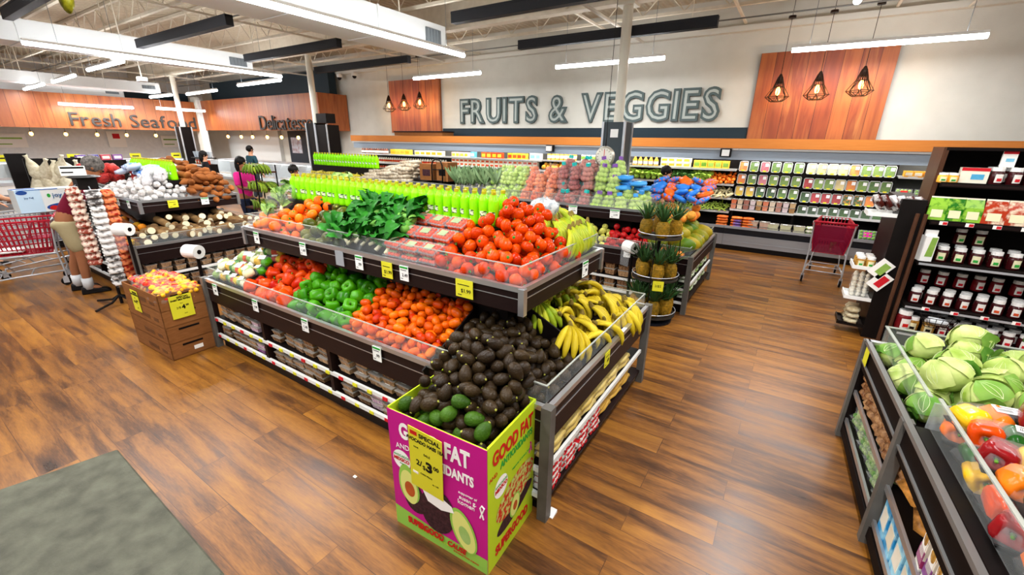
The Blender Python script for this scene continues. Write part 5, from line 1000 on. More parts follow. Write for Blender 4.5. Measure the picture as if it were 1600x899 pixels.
for i, z in enumerate(SZ):
    f = (.08, .0, -.05, -.08, -.1)[i]; MB().box(.03, 1.87, f, .5, z-.03, z).box(.03, 1.87, f-.015, f, z-.04, z+.008).build('shelf', DK, t); MB().box(.04, 1.86, f-.02, f-.016, z-.03, z-.008).build('shelf_edge', GREYW if i > 1 else BRN, t)
MB().box(.03, 1.87, .46, .5, .22, .48).build('perforated_panel', mat('perforated_metal', '6a6c70', 'b0b2b4', rough=.5, scale=90, noise=1, sharp=6, rand=0), t)
for x in (-.035, -.1): MB().tube([(x+.02, -.05, 0), (x+.02, -.02, 1.45)], .018, 8).build('upright_post', WDN, t)
JAM = plain('dark_jam', '3a0d10', .12, coat=.8); JAMR = plain('red_jam', '6a1218', .12, coat=.8); HON = mat('grain_mustard', '8a5a1a', 'c89a4a', rough=.2, scale=60, noise=1)
def jar(m, lab, h=.13, r=.04, dot=None):
    t = tag(link('jam_jar', None), None, 'jar'); MB().lathe([(r*.9, 0), (r, .008), (r, h*.68), (r*.82, h*.78)], 12).build('jar_glass', m, t, smooth=True)
    MB().lathe([(r*.86, h*.78), (r*.86, h*.99), (r*.8, h)], 12).build('jar_lid', CAPW, t); v = MB()
    for i in range(4): a0 = -PI/2-.6+i*.3; v.add([(r*1.03*math.cos(a), r*1.03*math.sin(a), z) for a, z in ((a0, h*.14), (a0+.3, h*.14), (a0+.3, h*.62), (a0, h*.62))], [(0, 1, 2, 3)])
    v.build('jar_label', lab, t); MB().box(-r*.35, r*.35, -r*1.1, -r*1.04, h*.22, h*.38).build('label_print', dot or GRNI, t); return t
LABW = plain('jar_label_white', 'e6e2da', .5); LABC = plain('jar_label_cream', 'e0d8b0', .5)
jr = lambda n, x0, p, y, z, j=0, tilt=0, sc_=1.25: [((1.2+x0+p*i+U(-j, j), 5.95+y+U(-j, j), z), (tilt, 0, U(-.3, .3)), sc_) for i in range(n)]
put(jar(JAM, LABW, dot=RED), jr(9, .42, .12, .14, 1.76)+jr(9, .42, .12, .28, 1.76), 'dark jam jar on the top shelf of the jar display', 'jars on the top shelf')
put(jar(JAM, LABC), jr(2, .36, .15, .3, .97+.165)+[], 'dark jar stacked above the row on the middle shelf', 'two raised jars on the middle shelf')
put(jar(JAM, LABC, dot=GRNI), jr(7, .22, .13, .08, .97)+jr(7, .25, .13, .25, .97), 'dark jar with cream label on the middle shelf', 'jars on the middle shelf')
put(jar(JAM, LABW, dot=REDP), jr(9, .12, .125, .05, .5)+jr(9, .16, .125, .18, .5), 'dark jar with white label on the fourth shelf', 'jars on the fourth shelf')
put(jar(JAMR, LABW, dot=RED), jr(8, .2, .14, .3, .665, .01), 'dark jar in the raised back row of the fourth shelf', 'raised jars on the fourth shelf')
put(jar(JAM, LABW, dot=RED), jr(9, .4, .12, .0, .2)+jr(9, .36, .12, .14, .2)+jr(6, .45, .13, .3, .2), 'dark jar on the bottom shelf of the jar display', 'jars on the bottom shelf')
put(jar(HON, LABC, dot=BLK), jr(2, .16, .13, -.02, .2, sc_=1.3), 'jar of grainy mustard at the left of the bottom shelf', 'mustard jars')
j_ = jar(JAMR, LABW, .15, .045, RPR); put(j_, [((1.28, 5.93, .2), (0, 0, .2), 1.5)], 'large red-labelled jar at the left end of the bottom shelf')
t = thing('juice_pack', 'white and green upright carton at the left of the middle jar shelf', 'carton', (1.28, 5.98, .972), .2); MB().hexa([(-.05, -.05, 0), (.05, -.05, 0), (.05, .05, 0), (-.05, .05, 0)], [(-.05, -.05, .26), (.05, -.05, .26), (.05, .05, .26), (-.05, .05, .26)]).box(-.05, .05, -.01, .01, .26, .32).build('carton_body', CAPW, t); MB().hexa([(-.02, -.052, .05), (.04, -.052, .05), (.04, -.05, .05), (-.02, -.05, .05)], [(.0, -.052, .25), (.045, -.052, .25), (.045, -.05, .25), (.0, -.05, .25)]).build('green_print', GRP, t)
def flat_pouch(name, m, w=.125, h=.2):
    t = tag(link(name, None), None, 'pouch'); o = MB().hexa([(-w/2, -.03, 0), (w/2, -.03, 0), (w/2, .03, 0), (-w/2, .03, 0)], [(-w*.48, -.022, h*.6), (w*.48, -.022, h*.6), (w*.48, .022, h*.6), (-w*.48, .022, h*.6)]).hexa([(-w*.48, -.022, h*.6), (w*.48, -.022, h*.6), (w*.48, .022, h*.6), (-w*.48, .022, h*.6)], [(-w*.46, -.003, h), (w*.46, -.003, h), (w*.46, .003, h), (-w*.46, .003, h)]).build('pouch_body', m, t)
    MB().box(-w*.46, w*.46, -.005, .005, h*.94, h*1.02).build('top_seal', CRM, t); MB().hexa([(-w*.3, -.0315, h*.12), (w*.3, -.0315, h*.12), (w*.3, -.028, h*.12), (-w*.3, -.028, h*.12)], [(-w*.3, -.027, h*.45), (w*.3, -.027, h*.45), (w*.3, -.02, h*.45), (-w*.3, -.02, h*.45)]).build('front_label', LABC, t); return t
P = flat_pouch('green_snack_pouch', mat('green_snack_film', '1f6a12', '8ab83a', rough=.25, scale=20, noise=1, sharp=3)); put(P, [((1.27+.13*i, 6.02, 1.392), (-.1, 0, U(-.1, .1)), 1.15) for i in range(3)], 'green snack pouch standing on the second shelf', 'green pouches on the second shelf')
P = flat_pouch('snack_pouch', mat('nut_film', 'a8341a', 'e0ccb0', rough=.25, scale=18, noise=1, sharp=3), .14); put(P, [((1.68+.155*i, 6.02, 1.392), (-.1, 0, U(-.1, .1)), 1.15) for i in range(6)], 'red and cream snack pouch standing on the second shelf', 'red and cream pouches on the second shelf')
for i in range(7): pass
P = MB().box(-.03, .03, -.002, 0, -.018, .018).build('red_shelf_tag', WPR); P['category'] = 'shelf tag'; MB().box(-.005, .028, -.003, -.002, -.015, .012).build('red_patch', RED, P); put(P, [((1.33+.19*i, 5.928, 1.375), None, 1) for i in range(7)]+[((1.4+.22*i, 5.845, .49), None, 1) for i in range(6)], 'small red and white price tag clipped to a jar shelf edge', 'price tags on the jar display')
P = jar(OJ, LABC, .08, .035); P.name = 'sauce_jar'; put(P, [((1.24+.075*(i % 2), 6.06+.1*(i//2), 1.76), None, 1.2) for i in range(4)], 'small pale jar at the left of the top shelf', 'small jars at the left of the top shelf')
t = thing('spice_box', 'red and white box beside the small jars on the top shelf', 'box', (1.46, 6.1, 1.762)); MB().box(-.1, .1, -.04, .04, 0, .15).build('box_body', CRM, t); MB().box(-.1, .1, -.042, -.04, .12, .15).build('red_stripe', RED, t); MB().box(-.02, .07, -.042, -.04, .04, .09).build('blue_panel', BLU, t)
t = thing('header_card', 'upright red and white card standing on the jars of the top shelf', 'card', (1.66, 6.09, 1.925)); MB().box(-.05, .05, -.01, .01, 0, .16).build('card_body', WPR, t); MB().box(-.05, .05, -.012, -.01, .12, .16).build('red_stripe', RED, t); MB().box(-.02, .035, -.012, -.01, .05, .08).build('blue_panel', BLU, t)
# side gondola with three small trays
t = thing('side_gondola', 'low black end panel with clip-on trays left of the jar display', 'gondola', (.98, 6.0, 0))
MB().box(0, .2, 0, .9, 0, 1.58).build('gondola_body', BLK, t)
for i, z in enumerate((.1, .42, .78, 1.38)):
    y0 = .02
    MB().box(-.24, 0, y0, y0+.3, z, z+.012).box(-.25, -.24, y0, y0+.3, z, z+.05).box(-.24, 0, y0-.008, y0, z, z+.04).box(-.24, 0, y0+.3, y0+.308, z, z+.04).build('clip_tray', WHT if i else BLK, t)
P = pouch('nut_bag', mat('cream_nut_bag', '8a6a3a', 'd8d0b0', rough=.3, scale=26, noise=1), .2, .14, .07, None); put(P, [((.86, 6.1+.12*(k % 2), .115+.065*(k//2)), (0, 0, PI/2+U(-.3, .3)), 1) for k in range(6)], 'clear bag of pale nuts in the lowest clip-on tray', 'nut bags in the lowest tray')
P = clamshell(CRM, .18, .14, .06, 'pastry_clamshell', r=.025); put(P, [((.86, 6.16, .435+.065*k), (0, 0, U(-.2, .2)), 1) for k in range(4)], 'clear clamshell stacked in the middle clip-on tray', 'clamshells in the middle tray')
put(jar(HON, LABC, .11, .04), [((.8+.09*i, 6.09+.1*j, .795), None, 1.1) for i in range(2) for j in range(3)], 'small brown jar in the upper clip-on tray', 'small jars in the upper tray')
P = pouch('jerky_bag', mat('jerky_film', '4a1c16', 'e4e0dc', rough=.25, scale=14, noise=1, sharp=3), .2, .15, .05, None); put(P, [((.78+.07*k, 6.15, 1.5), (1.0, .3, PI/2), 1.2) for k in range(6)], 'dark and white pouch in the tray on top of the end panel', 'pouches in the topmost tray')
for i in range(2):
    t = thing('flyer_card', ['green and white recipe flyer sticking out of the upper clip-on tray', 'red and white recipe flyer below the green one'][i], 'flyer', (.92+.02*i, 5.98, .74-.14*i)); MB().box(-.07, .07, -.003, 0, 0, .2).build('flyer_sheet', WPR, t, None, (0, .6, 0)); MB().box(-.02, .05, -.005, -.003, .04, .17).build('flyer_print', GRP if i == 0 else RED, t, None, (0, .6, 0))

# ---------------- front right bin ----------------
RB = thing('pepper_cabbage_bin', 'dark produce bin cut off at the lower right with cabbages and wrapped peppers', 'display bin', (.645, 3.66, 0), .05)
MR = Matrix.Translation((.645, 3.66, 0)) @ Matrix.Rotation(.05, 4, 'Z'); WR = lambda x, y, z: tuple(MR @ Vector((x, y, z)))
m = MB(); m.box(.06, 1.5, -3.4, -.01, 0, .1).box(.45, 1.5, -3.4, -.01, .1, .6); m.box(0, .03, -3.4, 0, .64, .79).box(0, 1.5, -.03, 0, .1, .79).box(0, 1.5, -3.4, 0, .6, .64).box(.0, .03, -3.4, 0, .05, .12).build('bin_body', DK, RB)
for y in (0, -1.06, -2.2, -3.3): MB().box(-.02, .03, y-.025, y+.025, 0, .8).build('corner_post', mat('weathered_grey_post', '4f4c47', '75726c', rough=.5, metal=.3), RB)
for z in (.16, .4): MB().box(.02, .45, -3.35, -.02, z-.015, z).build('lower_shelf', BLK, RB); MB().box(.005, .02, -3.35, -.02, z-.02, z+.015).build('shelf_strip', CHR, RB)
MB().box(-.015, .012, -3.4, 0, .785, .81).box(-.012, 0, -3.4, 0, .655, .665).build('top_rail', plain('rail_grey', '7d7c7a', .35, metal=.5), RB); MB().box(0, 1.5, -.045, 0, .785, .81).build('end_rail', CHR, RB)
MB().box(.06, .066, -1.03, -.05, .81, .94).build('glass_guard', GLS, RB); MB().box(.06, 1.45, -.056, -.05, .81, .94).build('glass_guard', GLS, RB); MB().box(.055, .071, -1.03, -.05, .937, .944).box(.055, 1.45, -.061, -.045, .937, .944).build('guard_edge', EDGE, RB)
MB().box(.07, .076, -3.35, -1.1, .81, .97).build('glass_guard', GLS, RB); MB().box(.065, .081, -3.35, -1.1, .967, .974).build('guard_edge', EDGE, RB); MB().box(.07, 1.4, -1.075, -1.065, .66, .93).build('bin_divider', plain('clear_divider', 'b9c0c0', .1, alpha=.35), RB)
c_ = MB().box(-.002, 0, -.05, .05, -.12, 0).build('yellow_price_tag', TAGY, RB, (-.01, -.12, .78)); 
CBM = mat('cabbage_leaf', '7f9e2c', 'd4dc90', rough=.45, scale=9, noise=.9, rand=.4, bump=.35, bscale=12); CBD = mat('cabbage_outer_leaf', '3f7a24', '8aae48', rough=.45, rand=.5, bump=.3, bscale=14); VEIN = plain('cabbage_vein', 'd4dfa8', .5)
def cabbage():
    t = tag(link('cabbage', None), None, 'cabbage'); R = .095; MB().ball((0, 0, 0), R, 22, 14, (1, 1, .88)).build('cabbage_head', CBM, t, smooth=True)
    def shell(c_th, c_ph, w, hgt, lift, mt, nm):
        vs = []; fs = []; q = 10; ux = []
        for i in range(q+1):
            for j in range(q+1):
                th = c_th+(i/q-.5)*hgt; ph = c_ph+(j/q-.5)*w*(1-.45*abs(i/q-.45)); e = max(abs(i/q-.5), abs(j/q-.5))*2
                r = R*(1.015+lift*e**3)+.0025*math.sin(j*2.2)*e+.0015*math.cos(j*6); vs.append((r*math.sin(th)*math.cos(ph), r*math.sin(th)*math.sin(ph), r*.9*math.cos(th)))
        for i in range(q):
            for j in range(q): fs.append((i*(q+1)+j, i*(q+1)+j+1, (i+1)*(q+1)+j+1, (i+1)*(q+1)+j))
        o = MB().add(vs, fs).build(nm, mt, t, smooth=True)
        for s in (-.4, 0, .4):
            pts = []
            for k in range(7): u = k/6; th = c_th+hgt*(.42-.84*u); ph = c_ph+s*w*.8*(u*(1.1-u))*1.6; r = R*1.03+.0012; pts.append((r*math.sin(th)*math.cos(ph), r*math.sin(th)*math.sin(ph), r*.9*math.cos(th)))
            MB().tube(pts, [.0016*(1.1-k/7) for k in range(7)], 4).build('leaf_vein', VEIN, o)
    shell(1.0, 0, 1.9, 1.7, .05, CBM, 'wrapper_leaf'); shell(.9, 2.1, 1.9, 1.7, .07, CBD, 'wrapper_leaf'); shell(1.0, 4.2, 1.9, 1.7, .12, CBM, 'wrapper_leaf'); shell(1.9, 1.0, 2.0, 1.0, .25, CBD, 'outer_leaf'); return t
cp = pack(22, .16, 1.3, -.98, -.13, lambda x, y: .66, lambda x, y: .98+.06*x, .1, rng=4, over=.92)
fl = [(.13+.17*i+(j % 2)*.07, -.15-.165*j, .77) for i in range(7) for j in range(5)] + [(.22+.2*i+(j % 2)*.1, -.25-.19*j, .91) for i in range(5) for j in range(4)] + [(.42, -.16, .99)]
cab = []
for x, y, z in fl: cab.append((WR(x+U(-.015, .015), y+U(-.015, .015), z+U(-.015, .015)), jumble() if rnd() < .0 else (U(-.9, .5), U(-.9, .9), U(0, 6.3)), U(.9, 1.08)))
put(cabbage(), cab, 'round pale green cabbage heaped in the far end of the front right bin', 'cabbages in the front right bin')
P = leafy_bunch('loose_cabbage_leaf', mat('dark_cabbage_leaf', '1f5a24', '3f8a3a', rough=.4), 4, .16, .14); put(P, [(WR(.75, -.3, 1.02), (.2, .3, 2), 1), (WR(1.05, -.85, .98), (.3, 0, 4), 1), (WR(.95, -.2, 1.03), (0, 0, 1), 1)], 'dark green loose outer leaf lying between the cabbages', 'loose leaves among the cabbages')
# wrapped three-pepper packs
def pep_pack(cols, seed):
    r_ = random.Random(seed); t = tag(link('pepper_pack', None), None, 'pack of peppers'); W_, D_ = .27, .13
    MB().hexa([(-W_/2+.012, -D_/2+.012, 0), (W_/2-.012, -D_/2+.012, 0), (W_/2-.012, D_/2-.012, 0), (-W_/2+.012, D_/2-.012, 0)], [(-W_/2, -D_/2, .025), (W_/2, -D_/2, .025), (W_/2, D_/2, .025), (-W_/2, D_/2, .025)]).build('black_tray', BLK, t)
    for i, c in enumerate(cols):
        r = .054; h = .13; pr = [(.006, -h*.44), (r*.5, -h*.5), (r*.84, -h*.36), (r*.98, 0), (r*1.06, h*.25), (r*.92, h*.42), (r*.55, h*.46), (r*.2, h*.34), (.004, h*.3)]
        o = MB().lathe(pr, 20, lobes=4, amp=.09).build('wrapped_pepper', c, t, (-W_/2+.048+i*.087, r_.uniform(-.008, .008), .062), (PI/2, r_.uniform(0, 6), PI*(i % 2)+r_.uniform(-.3, .3)), smooth=True)
        MB().tube([(0, 0, h*.3), (.002, 0, h*.44), (.006, .003, h*.56)], [.009, .005, .006], 6).build('stem', STEMM, o, smooth=True)
    MB().hexa([(-W_/2, -D_/2, .02), (W_/2, -D_/2, .02), (W_/2, D_/2, .02), (-W_/2, D_/2, .02)], [(-W_/2+.02, -D_/2+.03, .118), (W_/2-.02, -D_/2+.03, .118), (W_/2-.02, D_/2-.03, .118), (-W_/2+.02, D_/2-.03, .118)]).build('film_wrap', mat('shrink_film', 'f4f6f6', rough=.05, alpha=.1, coat=1, bump=.4, bscale=16), t, smooth=True)
    o = MB().box(-.045, .04, -.03, .03, 0, .0015).build('price_sticker', TAGW, t, (.03, 0, .119), (0, .02, r_.uniform(-.2, .3))); b = MB()
    for k in range(9): b.box(-.035+k*.005, -.0325+k*.005, -.018, .004, .0015, .002)
    b.box(-.035, .03, .01, .013, .0015, .002).box(-.035, .02, .017, .02, .0015, .002); b.build('sticker_print', INK, o); return t
combos = [((OPEP, RPEP, GPEP), 'orange first'), ((YPEP, OPEP, DGPEP), 'yellow, orange and dark green'), ((MPEP, YPEP, OPEP), 'maroon, yellow and orange'), ((DGPEP, RPEP, YPEP), 'dark green, red and yellow'), ((RPEP, DGPEP, OPEP), 'red, dark green and orange')]
combos[0] = ((OPEP, RPEP, GPEP), 'orange, red and green')
ps = [[] for _ in combos]; k = 0
for layer, (z, n, m_, x0, y0) in enumerate(((.8, 4, 8, .22, -1.2), (.9, 4, 8, .24, -1.2), (1.0, 4, 7, .4, -1.24))):
    for j in range(m_):
        for i in range(n):
            k += 1; ps[(i*2+j*3+layer) % 5].append((WR(x0+i*.29+U(-.012, .012), y0-j*.155+U(-.01, .01), z+U(0, .012)), (U(-.15, .1), U(-.14, .1), U(-.25, .25)+.05), 1.04))
for q, (c, nm) in enumerate(combos): put(pep_pack(c, q), ps[q], 'film-wrapped tray of '+nm+' peppers in the front right bin', nm+' pepper trays')
MB().box(.03, 1.45, -3.35, -1.08, .64, .79).build('bin_filler', BLK, RB); MB().box(.08, 1.45, -1.05, -.06, .64, .7).build('bin_filler', BLK, RB)
# lower shelves of the front right bin
P = pouch('nut_pouch', mat('brown_nut_bag', '6a3a1e', 'c89a6a', rough=.25, scale=30, noise=1), .2, .15, .06, None); MB().box(-.05, .05, -.04, .04, .052, .056).build('white_label', TAGW, P)
put(P, [(WR(.1, -.12-.15*i, .41+.055*k), (0, .1, PI/2+U(-.3, .3)), 1.1) for i in range(7) for k in range(4)], 'clear bag of brown nuts on the shelf under the cabbages', 'nut bags under the cabbages')
P = clamshell(mat('salad_mix', '4f8a2a', 'c8d49a', rough=.4, scale=30, noise=1), .18, .14, .07, 'salad_box', r=.022); put(P, [(WR(.11, -.12-.17*i, .165+.075*k), (0, .2, PI/2+U(-.2, .2)), 1.1) for i in range(6) for k in range(3)], 'clear box of green salad on the bottom shelf under the cabbages', 'salad boxes under the cabbages')
P = cbox('blue_juice_pack', mat('blue_pack_print', '2a8fc8', '9ad4e8', rough=.35, scale=14, noise=1, sharp=3), .12, .16, .2, CRM, 'pack'); MB().lathe([(.03, .2), (.03, .225)], 12).build('white_cap', CAPW, P); put(P, [(WR(.1, -1.17-.13*i, .165), (0, 0, -PI/2+U(-.05, .05)), 1) for i in range(14)], 'light blue pack with white cap on the bottom shelf under the peppers', 'blue packs under the peppers')
P = pouch('veg_chip_bag', mat('veg_chip_film', '5a3a1e', 'e8a04a', rough=.25, scale=20, noise=1), .22, .2, .07, None); put(P, [(WR(.12, -1.2-.2*i, .42+.06*k), (0, .4, U(-.3, .3)), 1) for i in range(2) for k in range(2)], 'clear bag of orange vegetable chips on the shelf under the peppers', 'chip bags under the peppers')
P = cbox('cracker_box', mat('cracker_box_print', 'efe8dc', 'e8dcc8', rough=.4), .07, .2, .26, WPR); MB().box(-.036, .036, -.102, -.1, .03, .1).box(-.0365, .0365, -.1, .06, .02, .06).build('brand_panel', C_('5a3a9a', 'a8281e'), P); MB().ball((0, -.1, .15), .03, 8, 6, (1, .15, 1.3)).build('cracker_picture', HON, P)
put(P, [(WR(.12, -1.6-.085*i, .405), (0, 0, -PI/2+U(-.06, .06)), 1) for i in range(12)], 'upright white cracker box on the shelf under the peppers', 'cracker boxes under the peppers')

# ---------------- shopping carts ----------------
CRED = plain('cart_red_plastic', 'a01628', .35, coat=.3)
def cart(label, loc, rz, body=CRED):
    t = thing('shopping_cart', label, 'shopping cart', loc, rz)
    P4 = lambda z, s: None
    def sec(z): f = (z-.5)/.45; return (.2+.07*f, -.38-.08*f, .36+.16*f, .15+.04*f)   # half width rear, y rear, y front, half width front
    def pt(z, u, side):   # u along side 0 rear .. 1 front
        a, yr, yf, b = sec(z); return Vector((side*(a+(b-a)*u), yr+(yf-yr)*u, z+.06*u*0))
    m = MB()
    for side in (-1, 1):
        for i in range(19): u = i/18; m.tube([pt(.5, u, side), pt(.95, u, side)], .0065, 4)
        for z in (.5, .57, .64, .71, .78, .86, .95): m.tube([pt(z, 0, side), pt(z, 1, side)], .007 if z < .95 else .014, 5)
    m.build('side_grid', body, t)
    m = MB()
    for i in range(9): q = i/8*2-1; a, yr, yf, b = sec(.5); a2, yr2, yf2, b2 = sec(.95); m.tube([(q*b, yf, .5), (q*b2, yf2, .95)], .0065, 4); m.tube([(q*a, yr, .5), (q*b, yf, .5)], .004, 4)
    for z in (.5, .62, .74, .86, .95): a, yr, yf, b = sec(z); m.tube([(-b, yf, z), (b, yf, z)], .005, 5)
    for k in range(10): u = k/9; m.tube([pt(.5, u, -1), pt(.5, u, 1)], .004, 4)
    m.build('front_and_floor_grid', body, t)
    a, yr, yf, b = sec(.5); a2, yr2, yf2, b2 = sec(.95)
    MB().hexa([(-a, yr, .5), (a, yr, .5), (a, yr+.008, .5), (-a, yr+.008, .5)], [(-a2, yr2, .93), (a2, yr2, .93), (a2, yr2+.008, .93), (-a2, yr2+.008, .93)]).build('rear_panel', plain('cart_red_panel', '7a1030', .4, alpha=.6), t)
    s = MB().box(-.17, .17, yr+.0, yr+.2, .69, .7).hexa([(-.16, yr+.2, .7), (.16, yr+.2, .7), (.16, yr+.21, .7), (-.16, yr+.21, .7)], [(-.16, yr+.12, .92), (.16, yr+.12, .92), (.16, yr+.13, .92), (-.16, yr+.13, .92)]); s.build('child_seat', plain('seat_pink_plastic', 'b04a5c', .4), t)
    MB().tube([(-.27, -.5, .99), (.27, -.5, .99)], .017, 10).build('handle_bar', CRED, t, smooth=True)
    f = MB()
    for s_ in (-1, 1):
        f.tube([(s_*.27, -.5, .99), (s_*.26, -.46, .95), (s_*.24, -.42, .5), (s_*.25, -.44, .2), (s_*.25, -.44, .1)], .012, 7); f.tube([(s_*.24, -.42, .48), (s_*.19, .3, .48)], .011, 6); f.tube([(s_*.25, -.44, .22), (s_*.22, 0, .2), (s_*.18, .42, .16), (s_*.18, .42, .1)], .012, 7); f.tube([(s_*.17, .3, .48), (s_*.2, .1, .2)], .009, 6)
    for y in (-.44, -.1, .2): f.tube([(-.24+.06*(y+.44), y, .21), (.24-.06*(y+.44), y, .21)], .008, 6)
    f.build('tube_frame', GREYW, t, smooth=True)
    for x, y in ((-.25, -.44), (.25, -.44), (-.18, .42), (.18, .42)):
        w = MB().lathe([(.02, -.015), (.055, -.013), (.06, 0), (.055, .013), (.02, .015)], 16, Matrix.Rotation(PI/2, 4, 'Y')).build('wheel', BLK, t, (x, y+.02, .06)); MB().box(-.022, -.017, -.03, .03, -.02, .06).box(.017, .022, -.03, .03, -.02, .06).box(-.022, .022, -.02, .02, .06, .075).build('wheel_fork', GREYW, w)
    return t
ct1 = cart('red shopping cart standing in front of the salad cases', (.66, 8.5, 0), -.06)
P = leafy_bunch('cart_greens', LEAFM, 5, .12, .06); tag(P, 'small green leafy bunch lying in the red cart'); P.location = (.68, 8.3, .53)
ct2 = cart('red shopping cart at the left edge beside the man in maroon', (-9.05, 1.08, 0), PI-.25)
P = pouch('folded_cloth', mat('white_cloth', 'd4d0cc', 'f0eeea', rough=.8, bump=.5), .4, .3, .06, None, 'bag'); tag(P, 'crumpled white bag lying in the bottom of the left red cart'); P.location = (-9.02, 1.0, .52); P.rotation_euler = (0, 0, 1.2)
ct3 = cart('grey shopping cart behind, carrying the blue and white box', (-9.95, 1.4, 0), PI+.1, GREYW)
t = thing('joy_box', 'blue and white printed box resting on the rear cart at the left edge', 'box', (-9.86, 1.72, .955), PI/2+.05)
BXP = mat('box_cream_blue', 'e4e2d8', 'd8dcdc', rough=.5); MB().box(-.37, .37, -.16, .16, 0, .34).build('box_body', BXP, t)
MB().box(-.37, -.1, -.162, -.16, 0, .34).build('pale_blue_panel', plain('pale_blue_print', 'bcd4e4', .5), t); MB().box(-.35, .1, -.163, -.16, .33, .342).box(-.37, -.1, -.05, .1, .34, .342).build('blue_lid_print', plain('deep_blue_print', '1f5fa8', .5), t)
TXT('joy full', .09, plain('teal_blue_print', '2a5a8a', .5), t, (.14, -.164, .24), name='box_lettering', off=.001); disc(plain('multi_blue_print', '24468a', .5), t, .12, .06, .2, .06, 0, .163, 'printed_flowers'); disc(GRNI, t, -.02, .24, .02, .03, 0, .163, 'printed_leaf'); disc(RPR, t, .0, .05, .05, .035, 0, .164, 'printed_flower')
TXT('Joy Full', .035, plain('teal_blue_print', '2a5a8a', .5), t, (-.24, -.164, .22), name='box_lettering'); disc(plain('multi_blue_print', '24468a', .5), t, -.3, .3, .06, .03, 0, .163, 'printed_flowers')

t = thing('wire_basket', 'small black wire basket clipped to the jar shelf, holding a clear bag', 'basket', (1.5, 5.78, .34))
for z, q in ((0, .7), (.05, .85), (.1, 1)): MB().tube([(-.13*q, -.08*q, z), (.13*q, -.08*q, z), (.13*q, .06*q, z), (-.13*q, .06*q, z)], .004, 5, True).build('basket_ring', BLK, t)
m = MB()
for i in range(6): x = -.13+.052*i; m.tube([(x, -.08, .1), (x*.7, -.056, 0), (x*.7, .042, 0), (x, .06, .1)], .003, 4)
m.build('basket_wire', BLK, t)
P = pouch('clear_bag', mat('cloudy_film', 'c8ccd0', 'e8eaea', rough=.2, alpha=.8, coat=.8), .17, .1, .07, None); tag(P, 'crumpled clear bag lying in the small wire basket on the jar display'); P.location = (1.5, 5.78, .36); P.rotation_euler = (.2, .1, .2)
